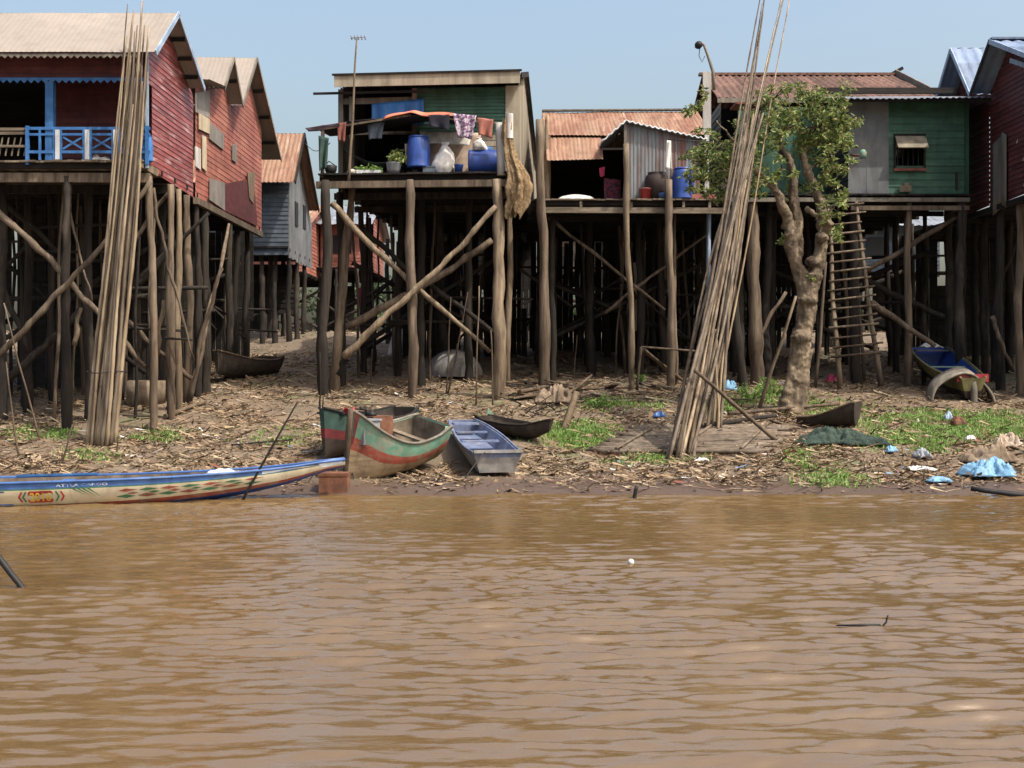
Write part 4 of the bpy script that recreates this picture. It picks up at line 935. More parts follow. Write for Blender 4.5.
# ================================================================ LADDER
def ladder():
    t = thing('ladder', 'tall rough wooden ladder beside the tree up to the green house deck', 'ladder', onground(858, 384))
    def rp(q, s):       # q 0 bottom .. 1 top
        a = P(840, 386, 33.0), P(828, 205, 33.8); b = P(880, 382, 33.0), P(856, 202, 33.8)
        u = a if s < 0 else b
        return u[0].lerp(u[1], q)
    for s in (-1, 1):
        mb = MB(); pts = wob(rp(-.02, s), rp(1.0, s), 8, .03); mb.tube(pts, [.075-.004*i for i in range(9)], 7); mb.build('rail', M['loglight' if s < 0 else 'log'], t)
    for i in range(17):
        q = .16+.83*i/16; a, b = rp(q, -1), rp(q, 1); d = (b-a).normalized()
        mb = MB(); mb.tube([a-d*R(.06, .22)+Vector((0,-.06,R(-.02,.02))), b+d*R(.06, .22)+Vector((0,-.06,R(-.02,.02)))], R(.022, .032), 6); mb.build('rung', M['log'], t)
    t2 = thing('ladder', 'short dark ladder standing just behind the tall rough ladder', 'ladder', P(862, 330, 35))
    for x0, x1 in ((839, 852), (853, 864)):
        mb = MB(); p0 = P(x1, 345, 35); p1 = P(x0, 203, 34.6); p0.z = gz(p0.x, p0.y); mb.tube(wob(p0, p1, 6, .02), .05, 6); mb.build('rail', M['log'], t2)
    for i in range(9):
        q = .1+.85*i/8; mb = MB(); mb.tube([P(852-13*q, 345-142*q, 34.93-.4*q), P(864-11*q, 345-142*q, 34.93-.4*q)], .025, 6); mb.build('rung', M['logdark'], t2)
ladder()
def stick(name, label, cat, a, b, r0, r1, mat, group=None, n=5, amp=.015):
    mb = MB(); a, b = Vector(a), Vector(b); pts = wob(a, b, n, amp); mb.tube(pts, [r0+(r1-r0)*i/n for i in range(n+1)], 6)
    return tag(mb.build(name, M[mat], loc=a), label, cat, group)
stick('leaning_pole', 'grey pole leaning on the left rail of tall ladder', 'pole', onground(815, 388)-Vector((0,0,.1)), P(826, 262, 33.3), .05, .035, 'log')
stick('leaning_pole', 'bare pale pole propped against left side of tree trunk', 'pole', onground(757, 412)-Vector((0,0,.1)), P(796, 296, 29.2), .05, .03, 'loglight')
stick('leaning_pole', 'dark thin pole lying slanted across the raft below right bamboo sheaf', 'pole', P(694, 370, 24.9), onground(778, 444)+Vector((0,0,.04)), .035, .045, 'log')

# ================================================================ BOATS
def terp(arr, s):
    n = len(arr)-1; x = min(max(s*n, 0), n); i = min(int(x), n-1); f = x-i
    p = [arr[max(i-1, 0)], arr[i], arr[i+1], arr[min(i+2, n)]]
    return p[1]+.5*f*(p[2]-p[0]+f*(2*p[0]-5*p[1]+4*p[2]-p[3]+f*(3*(p[1]-p[2])+p[3]-p[0])))
class Hull:
    def __init__(s, stern, bow, hb, keel, sheer, flat=0, pw=2.2, rb=0, rs=0, th=.035, roll=0):
        s.o = Vector((stern[0], stern[1], 0)); d = Vector((bow[0]-stern[0], bow[1]-stern[1], 0)); s.L = d.length; s.f = d.normalized(); s.r = s.f.cross(Vector((0,0,1)))
        s.hb, s.keel, s.sheer, s.flat, s.pw, s.rb, s.rs, s.th, s.roll = hb, keel, sheer, flat, pw, rb, rs, th, roll
    def pt(s, u, v, side, off=0, inner=False):
        h = max(terp(s.hb, u), .001); k = terp(s.keel, u); g = terp(s.sheer, u)
        if inner: h = max(h-s.th, .001); k = min(k+s.th, g-.02)
        if s.flat: y = h*(s.flat+(1-s.flat)*v)
        else: y = h*(1-max(0, 1-v)**s.pw)**.62
        x = u*s.L+s.rb*v*max(0, (u-.6)/.4)**2-s.rs*v*max(0, (.35-u)/.35)**2
        if inner: x = min(max(x, s.th), s.L+s.rb*v-s.th)
        yy = side*(y+off); zz = (g-k)*v; cr, sr = math.cos(s.roll), math.sin(s.roll)
        return s.o+s.f*x+s.r*(yy*cr-zz*sr)+Vector((0,0,k+yy*sr+zz*cr))
    def build(s, par, rows, mats, inmat, n=26):
        vs = [r[0] for r in rows]; mb = MB(); nm = len(mats)
        vv = []
        for i in range(len(vs)-1):
            k = max(1, int((vs[i+1]-vs[i])/.09)); vv += [(vs[i]+(vs[i+1]-vs[i])*j/k, rows[i][1]) for j in range(k)]
        vv.append((vs[-1], rows[-1][1]))
        for inner in (False, True):
            for side in (-1, 1):
                st = len(mb.v)
                for v, _ in vv:
                    for i in range(n+1): mb.v.append(s.pt(i/n, v, side, 0, inner))
                for j in range(len(vv)-1):
                    for i in range(n):
                        a = st+j*(n+1)+i; f = (a, a+1, a+n+2, a+n+1)
                        if (side > 0) == inner: f = f[::-1]
                        mb.idx([f], nm if inner else vv[j][1], .5)
            for i in range(n):
                q = [s.pt(i/n, 0, -1, 0, inner), s.pt((i+1)/n, 0, -1, 0, inner), s.pt((i+1)/n, 0, 1, 0, inner), s.pt(i/n, 0, 1, 0, inner)]
                if s.flat: mb.face(q, nm if inner else rows[0][1], .4)
            for u in (0, 1):
                if terp(s.hb, u) > .02:
                    for j in range(len(vv)-1):
                        mb.face([s.pt(u, vv[j][0], -1, 0, inner), s.pt(u, vv[j][0], 1, 0, inner), s.pt(u, vv[j+1][0], 1, 0, inner), s.pt(u, vv[j+1][0], -1, 0, inner)], nm if inner else vv[j][1], .5)
        for side in (-1, 1):
            for i in range(n):
                mb.face([s.pt(i/n, 1, side), s.pt((i+1)/n, 1, side), s.pt((i+1)/n, 1, side, 0, True), s.pt(i/n, 1, side, 0, True)], vv[-1][1], .5)
        return mb.build('hull', [M[m] for m in mats]+[M[inmat]], par)
    def rail(s, par, mat, r=.025, name='gunwale', n=26):
        for side in (-1, 1):
            mb = MB(); mb.tube([s.pt(i/n, 1, side, .004)+Vector((0,0,r*.5)) for i in range(n+1)], r, 6); mb.build(name, M[mat], par)
    def thwart(s, par, u, v, mat, w=.16, name='thwart'):
        mb = MB(); a = s.pt(u, v, -1, -.03, True); b = s.pt(u, v, 1, -.03, True); mb.beam(a, b, w, .035); return mb.build(name, M[mat], par)
    def decal(s, par, name, polys, mat, side=1, off=.006):
        mb = MB()
        for pl in polys:
            mb.face([s.pt(u, v, side, off) for u, v in pl])
        o = mb.build(name, M[mat], par); return o

def long_boat():
    x0, y0, x1, y1 = -13.2, 18.95, XX(345, 20.9), 20.9
    L = math.hypot(x1-x0, y1-y0)
    t = thing('river_boat', 'long slim blue and cream painted river boat at the water edge marked 2016', 'boat', ((x0+x1)/2, 19.9, 0))
    k = [-.2, -.2, -.2, -.2, -.2, -.2, -.18, -.12, .0, .2, .50]; g = [.36, .35, .35, .34, .345, .355, .37, .39, .43, .50, .62]
    h = Hull((x0, y0), (x1, y1), [.25, .42, .5, .55, .55, .55, .53, .48, .38, .25, .09], k, g, 0, 2.0, .0, 0, .03)
    h.build(t, [(0, 0), (.2, 1), (.36, 2), (.80, 3), (.835, 4), (1, 4)], ['b_deepblue', 'b_red', 'b_cream', 'b_leaf', 'b_blue'], 'b_inside', 44)
    h.rail(t, 'b_blue', .022)
    def U(px):
        lo, hi = 0, 1
        for _ in range(40):
            m = (lo+hi)/2; p = h.pt(m, .6, 1)
            if 512+p.x/p.y*FPX < px: lo = m
            else: hi = m
        return lo
    for px in (60, 140, 210, 262): h.thwart(t, U(px), .9, 'b_blue', .2)
    lens = lambda a, b, v0, v1, c: [(U(a), v0), (U(a+(b-a)*.3), c+.05), (U(b), v1), (U(a+(b-a)*.6), c-.07)]
    rd, gn = [], []
    for i in range(7):
        a = 116+i*21
        w = 20
        (rd if i % 2 else gn).append([(U(a), .50), (U(a+w*.5), .56), (U(a+w), .49), (U(a+w*.5), .44)])
        (gn if i % 2 else rd).append([(U(a+2), .68), (U(a+w*.5), .74), (U(a+w+2), .69), (U(a+w*.5), .64)])
    for i in range(6):
        a = 127+i*21; (gn if i % 2 else rd).append([(U(a), .58), (U(a+6), .63), (U(a+12), .59), (U(a+6), .55)])
    h.decal(t, 'red_lozenges', rd, 'b_red'); h.decal(t, 'green_lozenges', gn, 'b_leaf')
    fr = []
    for i in range(4): a = 72+i*5; fr.append([(U(a), .80), (U(a+3), .80), (U(a+14), .60-.02*i)])
    h.decal(t, 'green_fronds', fr, 'b_leaf')
    h.decal(t, 'orange_swash', [[(U(66), .44), (U(70), .62), (U(80), .64), (U(80), .44)]], 'b_yellow') if False else None
    h.decal(t, 'blue_block', [[(U(-6), .37), (U(-6), .79), (U(4), .79), (U(13), .37)]], 'b_blue')
    cr = []
    for s_, c in ((-1, 27), (1, 54)):
        pass
    def chev(px, sg, mat, nm):
        h.decal(t, nm, [[(U(px), .46), (U(px+2), .46), (U(px+2+sg*3), .60), (U(px+sg*3), .60)], [(U(px+sg*3), .60), (U(px+2+sg*3), .60), (U(px+2), .75), (U(px), .75)]], mat, 1, .007)
    chev(25, -1, 'b_leaf', 'green_bracket'); chev(21, -1, 'b_brightred', 'red_bracket'); chev(55, 1, 'b_leaf', 'green_bracket'); chev(60, 1, 'b_brightred', 'red_bracket')
    h.decal(t, 'red_badge', [[(U(28), .46), (U(30), .43), (U(51), .43), (U(53), .46), (U(53), .73), (U(51), .77), (U(30), .77), (U(28), .73)]], 'b_brightred')
    def text(s_, pxa, pxb, va, vb, mat, name, off):
        cu = bpy.data.curves.new('lettering', 'FONT'); cu.body = s_; cu.size = 1; cu.resolution_u = 3; cu.offset = .018
        ob = bpy.data.objects.new('lettering', cu); COL.objects.link(ob); bpy.context.view_layer.update()
        me = bpy.data.meshes.new_from_object(ob.evaluated_get(bpy.context.evaluated_depsgraph_get())); bpy.data.objects.remove(ob); bpy.data.curves.remove(cu)
        cs = [v.co.copy() for v in me.vertices]; ax = min(c.x for c in cs); bx = max(c.x for c in cs); ay = min(c.y for c in cs); by = max(c.y for c in cs)
        mb = MB()
        for p in me.polygons:
            pts = []
            for i in p.vertices:
                c = cs[i]; px = pxa+(pxb-pxa)*(c.x-ax)/(bx-ax); v = va+(vb-va)*(c.y-ay)/(by-ay); pts.append(h.pt(U(px), v, 1, off))
            mb.face(pts, 0, .5)
        bpy.data.meshes.remove(me); mb.build(name, M[mat], t)
    text('2016', 30.0, 51.0, .47, .73, 'b_yellow', 'number', .012)
    text('ATTLA CARGO', 56, 108, .87, .95, 'b_wornwhite', 'lettering', .006)
    h.decal(t, 'white_streak', [[(U(262), .84), (U(262), .97), (U(300), .97), (U(320), .84)], [(U(322), .55), (U(318), .98), (U(342), .98), (U(343), .6)]], 'b_white')
    mb = MB(); mb.beam(h.pt(.5, .97, -1)+Vector((0,0,.05)), h.pt(.62, .97, -1)+Vector((0,0,.05)), .05, .03); mb.build('loose_board', M['bluepaint'], t)
    # white bundle inside, amidships right
    c = h.pt(U(222), .98, -.2); q = MB(); q.grid(lambda u, v: c+h.f*(u-.5)*.5+h.r*(v-.5)*.25+Vector((0,0,.06*math.sin(u*3.14)*math.sin(v*3.14)+.01*math.sin(u*20))), 12, 6)
    tag(solid(q.build('white_sheet', M['whitecloth']), .02), 'crumpled white sheet lying on the long blue and cream boat', 'sheet')
long_boat()

def wooden_boat():
    st, bw = (-1.66, 23.9), (-2.97, 22.3)
    t = thing('river_boat', 'stubby high prowed wooden boat with green and red bands beached on the mud', 'boat', (-2.1, 23.8, gz(-2.1, 23.8)))
    h = Hull(st, bw, [.46, .56, .62, .63, .58, .44, .05], [.38, .32, .26, .20, .13, .05, .05], [1.16, 1.04, .97, .93, .97, 1.12, 1.42], 0, 2.8, .12, .1, .05, .22)
    h.build(t, [(0, 0), (.50, 1), (.68, 2), (1, 2)], ['b_wood', 'b_red', 'b_green'], 'b_inside', 28)
    h.rail(t, 'greyboard', .028)
    mb = MB(); mb.tube([h.pt(1, v, 1)*.5+h.pt(1, v, -1)*.5+h.f*.03 for v in (0, .25, .5, .75, 1.03)], [.045, .05, .055, .06, .05], 8); mb.build('stem', M['log'], t)
    mb = MB()
    a0, a1 = h.pt(1, 1, 1), h.pt(1, 1, -1)
    for sd in (1, -1):
        mb.face([h.pt(.972, .985, sd, .03), h.pt(1, 1.0, sd, .03), h.pt(1, .55, sd, .03), h.pt(.99, .62, sd, .03)])
    o = mb.build('prow_panel', M['b_maroon'], t)
    for u in (.25, .5): h.thwart(t, u, .8, 'b_inside', .18)
    # engine box and grey tank inside
    c = h.pt(.56, .62, .45)+Vector((0,0,.12))
    f = MB(); f.obox(c-h.f*.25-h.r*.2, h.f*.5, h.r*.4, Vector((0,0,.45))); e = thing('engine_box', 'rusty red brown engine cover inside the green and red banded boat', 'engine', c); f.build('cover', M['rustbox'], e)
    f = MB(); f.lathe(c+h.f*.1+Vector((0,0,.45)), [(.09, 0), (.09, .05), (.04, .07), (.03, .12)], 10); f.build('cap', M['black'], e)
    f = MB(); f.tube([c+h.f*.15+h.r*.1+Vector((0,0,.4)), c+h.f*.15+h.r*.1+Vector((0,0,.56)), c+h.f*.3+h.r*.1+Vector((0,0,.6))], .025, 6); f.build('exhaust', M['black'], e)
    c = h.pt(.86, .7, -.25); f = MB(); f.obox(c-h.f*.2-h.r*.15, h.f*.4, h.r*.3, Vector((0,0,.42))); f.obox(c-h.f*.23-h.r*.18+Vector((0,0,.42)), h.f*.46, h.r*.36, Vector((0,0,.03))); tag(f.build('metal_box', M['zinc'], loc=c), 'grey metal box standing in bow of the green and red banded boat', 'box')
    f = MB(); c = P(349, 412, 22.5); f.grid(lambda u, v: c+Vector(((u-.5)*.2, (v-.5)*.15, .06*math.sin(u*5)*math.cos(v*4)+.02)), 8, 6); tag(solid(f.build('red_rag', M['redplastic']), .012), 'small red rag on prow of the banded wooden boat', 'rag')
    f = MB(); f.tube([h.pt(1, .35, 1)+h.f*.06, P(352, 470, 22.3), P(355, 488, 22.1)], .012, 5); f.build('mooring_rope', M['wire'], t)
    # darker boat close behind it
    st, bw = (-2.3, 26.9), (-3.62, 24.15)
    t2 = thing('river_boat', 'dark worn boat half hidden behind prow of the green and red banded boat', 'boat', (-2.9, 25.5, gz(-2.9, 25.5)))
    h2 = Hull(st, bw, [.3, .5, .6, .62, .56, .4, .05], [.82, .72, .62, .54, .46, .40, .42], [1.3, 1.2, 1.14, 1.12, 1.14, 1.2, 1.36], 0, 2.4, .1, .1, .05)
    h2.build(t2, [(0, 0), (.4, 1), (.6, 2), (1, 2)], ['b_dark', 'b_maroon', 'greencloth'], 'b_dark', 26); h2.rail(t2, 'plankdark', .028)
    for u in (.35, .7): h2.thwart(t2, u, .8, 'b_dark', .18)
    f = MB(); c = h2.pt(.8, .95, 0); f.obox(c-h2.f*.4-h2.r*.3+Vector((0,0,.1)), h2.f*.8, h2.r*.6, Vector((0,0,.04))); f.build('cover_board', M['black'], t2)
    c = onground(334, 491); f = MB(); f.box(c.x-.24, c.x+.24, c.y-.15, c.y+.25, c.z-.1, c.z+.30); f.box(c.x-.25, c.x+.25, c.y-.16, c.y+.26, c.z+.26, c.z+.31)
    tag(f.build('rusty_box', M['rustbox'], loc=c), 'rusty brown box at water edge under the tip of the long boat', 'box')
wooden_boat()

def blue_punt():
    near, far = (XX(497, 22.7), 22.7), (XX(462, 26.2), 26.2)
    t = thing('river_boat', 'small flat ended punt with worn violet blue inside and grey hull', 'boat', (-.6, 24.4, gz(-.6, 24.4)))
    h = Hull(far, near, [.27, .36, .42, .46, .48, .47, .45], [.76, .70, .62, .53, .43, .32, .25], [1.05, .99, .91, .83, .74, .66, .62], .72, 1, .1, .1, .04)
    h.build(t, [(0, 0), (.75, 1), (1, 1)], ['b_greyworn', 'b_navyworn'], 'b_navyworn', 26); h.rail(t, 'b_navyworn', .022)
    for u in (.12, .3, .55): h.thwart(t, u, .92 if u < .2 else .7, 'b_navyworn', .34 if u < .2 else .2)
    f = MB(); f.beam(h.pt(1, 1, -1)+Vector((0,0,.02)), h.pt(1, 1, 1)+Vector((0,0,.02)), .08, .05); f.build('end_board', M['b_greyworn'], t)
    f = MB(); a = h.pt(.98, .95, .3); f.tube([a, a-Vector((.1, .15, -.02)), a-Vector((.35, .25, .3)), a-Vector((.5, .5, .52))], .014, 5); f.build('rope', M['wire'], t)
blue_punt()
def canoes():
    a, b = (XX(484, 27.2), 27.2), (XX(549, 25.7), 25.7)
    t = thing('river_boat', 'dark tarred canoe lying behind the violet blue punt', 'boat', (.1, 26.4, gz(.1, 26.4)))
    h = Hull(a, b, [.2, .35, .4, .36, .25, .04], [.86, .76, .70, .66, .68, .82], [1.1, 1.02, .98, .95, .97, 1.08], 0, 2.2, .1, .1, .04)
    h.build(t, [(0, 0), (1, 0)], ['b_dark'], 'b_dark', 22); h.rail(t, 'logdark', .02); h.thwart(t, .5, .8, 'b_dark')
    f = MB(); c = onground(490, 428)+Vector((0,.4,0)); f.face([c+Vector((-.12,0,.05)), c+Vector((.5,.1,.05)), c+Vector((.12,.05,.22)), c+Vector((-.05,0,.42))])
    tag(solid(f.build('hull_fragment', M['b_green'], loc=c), .03), 'broken sea green piece of a boat prow behind the dark canoe', 'boat piece')
    # rotten rowing boat in the shade at left
    c = onground(245, 378)
    t = thing('river_boat', 'old rotten rowing boat in the shade between the left houses', 'boat', c)
    h = Hull((c.x+.5, c.y+1.6), (c.x-.45, c.y-1.4), [.3, .55, .62, .5, .06], [c.z+.1, c.z+.02, c.z, c.z, c.z+.12], [c.z+.62, c.z+.52, c.z+.5, c.z+.55, c.z+.75], 0, 2.2, .1, .1, .05)
    h.build(t, [(0, 0), (1, 0)], ['b_dark'], 'b_dark', 20); h.rail(t, 'log', .025); h.thwart(t, .4, .8, 'log'); h.thwart(t, .65, .8, 'log')
    # upturned boat under the centre house
    c = onground(462, 378)
    t = thing('river_boat', 'grey upturned boat in shade beneath the centre house', 'boat', c)
    h = Hull((c.x-.7, c.y+2.4), (c.x+.1, c.y-.6), [.3, .62, .8, .7, .12], [c.z+.55, c.z+.78, c.z+.84, c.z+.76, c.z+.45], [c.z+.04]*5, 0, 2.2, .05, .05, .05)
    h.build(t, [(0, 0), (1, 0)], ['b_greyworn'], 'b_dark', 20)
    # broken stern at the right of the tree
    c = onground(848, 428)
    t = thing('boat_wreck', 'broken dark boat end with green patch lying on the grass by tree', 'boat', c)
    h = Hull((c.x-1.0, c.y+.5), (c.x+.15, c.y-.1), [.05, .22, .34, .38], [c.z+.05, c.z, c.z+.02, c.z+.05], [c.z+.2, c.z+.24, c.z+.38, c.z+.56], 0, 2.0, .05, 0, .04)
    h.build(t, [(0, 0), (.6, 0), (1, 0)], ['b_dark'], 'b_dark', 16); h.rail(t, 'log', .025)
canoes()
def right_boat():
    far, near = P(928, 349, 35.3), P(972, 380, 30.9)
    b = onground(960, 398)
    t = thing('river_boat', 'mossy yellow boat with blue inside tilted out from beneath the green house', 'boat', b)
    z0, z1 = far.z, near.z
    h = Hull((far.x, far.y), (near.x, near.y), [.50, .58, .60, .56, .46, .30], [z0-.55+(z1-z0)*i/5+(0, 0, 0, 0, .02, .1)[i] for i in range(6)], [z0+(z1-z0)*i/5+(.05, 0, -.03, -.04, -.02, .05)[i] for i in range(6)], .5, 1, .15, .05, .045)
    h.build(t, [(0, 1), (.35, 0), (1, 0)], ['b_olive', 'b_dark'], 'b_deepblue', 22); h.rail(t, 'b_olive', .028)  # dark lower band paints the shade under the near end into the hull
    h.thwart(t, .08, .95, 'greyboard', .3); h.thwart(t, .45, .8, 'b_green', .2); h.thwart(t, .72, .85, 'greyboard', .25)
    pp = h.pt(.1, 0, 0); f = MB()
    f.tube([(pp.x-.5, pp.y, gz(pp.x-.5, pp.y)+.12), (pp.x+.6, pp.y, gz(pp.x+.6, pp.y)+.12)], .14, 8); 
    f = MB(); q = P(973, 378, 30.9); f.box(q.x-.40, q.x+.38, q.y-.02, q.y+.02, q.z-.10, q.z+.10); rb = f.build('stern_board', M['redplastic'], t)
    f = MB(); f.lathe((q.x, q.y-.02, q.z-.02), [(.07, 0), (.07, .012)], 12, axis=(0,-1,0)); f.build('emblem', M['b_yellow'], rb)
    for sx in (-.45, .45):
        w = MB(); y = 34.3; x = far.x+sx; w.tube([(x, y, gz(x, y)-.2), (x, y, far.z-.5)], .06, 7); w.build('prop', M['logdark'], t)
    x = XX(974, 30.85); w = MB(); w.tube(wob((x, 30.85, gz(x, 30.85)-.2), (x, 30.85, q.z-.06), 3, .01), .085, 7); w.build('prop', M['greyboard'], t)
    # arched hood of grey bark sheet over the near end
    f = MB(); c = P(965, 404, 30.7); rr = .78
    f.grid(lambda u, v: (c.x+rr*1.0*math.cos(math.pi*(1-u*.98))+.1*v, c.y+.1+.7*v, c.z-.05+rr*math.sin(math.pi*u)*1.0+.03*math.sin(u*14)+.14*v), 24, 5)
    o = solid(f.build('arched_hood', M['greyboard'], loc=c), .05); tag(o, 'arched grey weathered sheet standing over near end of the yellow boat', 'boat hood')
    c = P(930, 347, 34.2); f = MB(); f.grid(lambda u, v: c+Vector(((u-.5)*.6, (v-.5)*.4, .12*math.sin(u*3.14)*math.sin(v*3.14)+.02*math.sin(u*17+v*5))), 12, 8)
    tag(solid(f.build('white_cloth', M['whitecloth'], loc=c), .015), 'crumpled white cloth on far end of the yellow boat', 'cloth')
right_boat()

# ================================================================ THINGS ON THE DECKS
def cloth(name, label, cat, p00, p10, p01, p11, mat, fold=.04, fr=14, nu=18, nv=10, th=.012, dirn=(0,-1,0), sag=0):
    p00, p10, p01, p11 = map(Vector, (p00, p10, p01, p11)); d = Vector(dirn); k = R(0, 6); mb = MB()
    mb.grid(lambda u, v: (p00*(1-u)+p10*u)*(1-v)+(p01*(1-u)+p11*u)*v+d*fold*math.sin(u*fr+k+1.3*math.sin(v*3+k))*(.3+.7*v)+Vector((0,0,-sag*math.sin(math.pi*u)*(1-v*.5)+.3*fold*math.sin(u*fr*.7+k)*v)), nu, nv)
    return tag(solid(mb.build(name, M[mat], loc=(p01+p11)/2), th), label, cat)
def drum(name, label, o, h, r, mat, axis=(0,0,1), cat='barrel'):
    t = thing(name, label, cat, o); mb = MB()
    mb.lathe(o, [(r*.94, 0), (r*1.0, h*.02), (r*1.0, h*.05), (r*.99, h*.06), (r*1.0, h*.3), (r*1.0, h*.55), (r*.97, h*.72), (r*.92, h*.84), (r*.85, h*.92), (r*.80, h*.96)], 28, axis=axis)
    mb.build('body', M[mat], t); mb = MB(); o2 = Vector(o)+Vector(axis).normalized()*h*.955
    mb.lathe(o2, [(r*.84, 0), (r*.86, h*.02), (r*.84, h*.05), (r*.6, h*.052)], 22, axis=axis); mb.build('lid', M[mat], t)
    return t
def deck_things():
    z = CFL
    drum('plastic_barrel', 'bright blue plastic barrel standing upright on the green house deck', P(418.5, 168, 31.95)*1, .80, .30, 'blueplastic')
    drum('plastic_barrel', 'blue plastic drum lying on its side by the deck corner post', D(3.72, .62, z+.34), .92, .31, 'blueplastic', axis=(1, -.05, .0))
    o = P(484, 154, 32.4); mb = MB(); mb.lathe(o-Vector((0,0,.02)), [(.2, 0), (.22, .02), (.24, .16), (.2, .19)], 16); tag(mb.build('blue_basin', M['bluepaint'], loc=o), 'small dark blue tub behind the lying blue drum', 'tub')
    o = D(3.5, .25, z+.005); mb = MB(); mb.lathe(o, [(.09, 0), (.12, .2), (.125, .21), (.11, .21), (.08, .02)], 14); tag(mb.build('bucket', M['blueplastic'], loc=o), 'small blue bucket at deck edge left of the lying drum', 'bucket')
    t = thing('potted_plant', 'leafy green plant in a grey pot left of the upright blue barrel', 'plant', D(1.83, .3, z+.005))
    o = D(1.83, .3, z+.005); mb = MB(); mb.lathe(o, [(.13, 0), (.17, .10), (.19, .26), (.2, .28), (.17, .28), (.16, .24)], 16); mb.build('pot', M['zinc'], t)
    mb = MB(); [leafcloud(mb, o+Vector((R(-.22, .22), R(-.1, .1), .42+R(-.08, .14))), .14, 26, .12) for _ in range(7)]; mb.build('leaves', M['leaf'], t)
    t = thing('herb_tray', 'low tray of green seedlings on the deck left of the potted plant', 'plant tray', D(1.2, .35, z+.005))
    o = D(1.2, .35, z+.005); mb = MB(); mb.box(o.x-.32, o.x+.3, o.y-.12, o.y+.12, o.z, o.z+.1); mb.build('tray', M['whitepaint'], t)
    mb = MB(); [leafcloud(mb, o+Vector((R(-.28, .28), R(-.08, .08), .14)), .09, 16, .1) for _ in range(8)]; mb.build('leaves', M['grassm'], t)
    o = D(.75, .3, z); mb = MB(); mb.lathe(o, [(.1, .0), (.13, .06), (.09, .12), (.04, .14)], 12); tag(mb.build('white_pot', M['whiteboard'], loc=o), 'small pale pot at left end of the seedling tray', 'pot')
    o = D(.22, .25, z); mb = MB(); mb.lathe(o, [(.1, 0), (.15, .1), (.16, .22), (.13, .23)], 12); mb.tube([o+Vector((-.15,0,.2)), o+Vector((-.05,0,.34)), o+Vector((.12,0,.22))], .015, 5); tag(mb.build('cooking_pot', M['black'], loc=o), 'black cooking pot at left corner of the green house deck', 'pot')
    # tarpaulin in the upper opening, cloth pieces
    cloth('tarpaulin', 'bright blue tarpaulin hung across upper opening of green house', 'tarpaulin', D(.98, 1.86, 9.18), D(2.38, 1.86, 9.3), D(.98, 1.86, 8.62), D(2.38, 1.86, 8.62), 'bluetarp', .03, 24, 30, 8)
    f = MB(); c0 = D(1.55, .05, 8.72)
    def fn(u, v):
        p = D(1.6+1.95*u, .06+1.5*v, 0); return (p.x, p.y-.05*max(0, 1-v*5), 8.52+.19*math.sin(min(1, u*1.6)*1.57)*(1-u*.9)+.14*v-.12*max(0, 1-v*5)+.03*math.sin(u*9+v*3)+.07*math.exp(-((u-.38)/.1)**2))
    f.grid(fn, 26, 8); tag(solid(f.build('awning_cloth', M['orangetarp']), .015), 'faded orange cloth spread on top of the deck awning', 'cloth')
    cloth('hanging_cloth', 'dark green cloth hanging at left corner of the deck', 'cloth', D(-.05, .03, 8.02), D(.22, .03, 7.95), D(-.02, .03, 7.12), D(.16, .03, 7.2), 'greencloth', .05, 9)
    cloth('hanging_cloth', 'reddish brown cloth hanging under awning at the left post', 'cloth', D(.42, .06, 8.33), D(.66, .06, 8.35), D(.45, .06, 7.88), D(.62, .06, 7.85), 'redcloth', .04, 9)
    cloth('awning_flap', 'pale purple cloth flap draped over left end of the awning', 'cloth', D(-.38, -.04, 8.2), D(.5, -.04, 8.32), D(-.3, .03, 8.12), D(.5, .02, 8.24), 'purplecloth', .03, 9)
    cloth('hanging_cloth', 'purple and white patterned cloth hanging beneath right end of awning', 'cloth', D(3.38, -.02, 8.52), D(3.98, -.02, 8.46), D(3.5, -.02, 7.94), D(3.86, -.02, 7.86), 'pattern', .04, 12)
    cloth('canvas_sheet', 'stained beige canvas sheet hung behind the upright blue barrel', 'cloth', D(2.35, 1.5, 8.35), D(3.95, 1.5, 8.3), D(2.45, 1.2, 7.1), D(3.9, 1.3, 7.1), 'beigecloth', .09, 10, 24, 12)
    cloth('canvas_sheet', 'paler fold of canvas sagging under the awning above the white sack', 'cloth', D(2.4, .95, 8.28), D(3.8, .95, 8.22), D(2.5, .7, 7.9), D(3.72, .7, 7.85), 'whiteboard', .07, 8, 24, 8)
    cloth('hanging_cloth', 'grey white rag hanging left of the upright blue barrel', 'cloth', D(2.1, .4, 7.85), D(2.4, .4, 7.8), D(2.12, .4, 7.3), D(2.3, .4, 7.25), 'greyboard', .05, 8)
    def sack(label, c, w, h, mat, d=.3):
        mb = MB(); k = R(0, 6)
        mb.lathe(c, [(w*.42, 0), (w*.50, h*.06), (w*.54, h*.14), (w*.54, h*.24), (w*.52, h*.34), (w*.5, h*.44), (w*.46, h*.54), (w*.42, h*.63), (w*.36, h*.72), (w*.28, h*.8), (w*.2, h*.86), (w*.13, h*.91), (w*.17, h*.97), (w*.22, h*1.05)], 26)
        for v in mb.v: v += Vector((noise.noise(v*5), noise.noise(v*5+Vector((9,0,0))), .6*noise.noise(v*5+Vector((0,9,0)))))*.16*w
        for v in mb.v: v += Vector((noise.noise(v*14), noise.noise(v*14+Vector((9,0,0))), 0))*.05*w
        return tag(mb.build('sack', M[mat], loc=c), label, 'sack')
    sack('white sack with faint green print leaning between barrel and lying drum', D(3.1, .45, z), .52, .78, 'whitecloth')
    sack('clear whitish plastic bag resting on top of the lying blue drum', D(4.0, .55, z+.62), .36, .3, 'whitecloth')
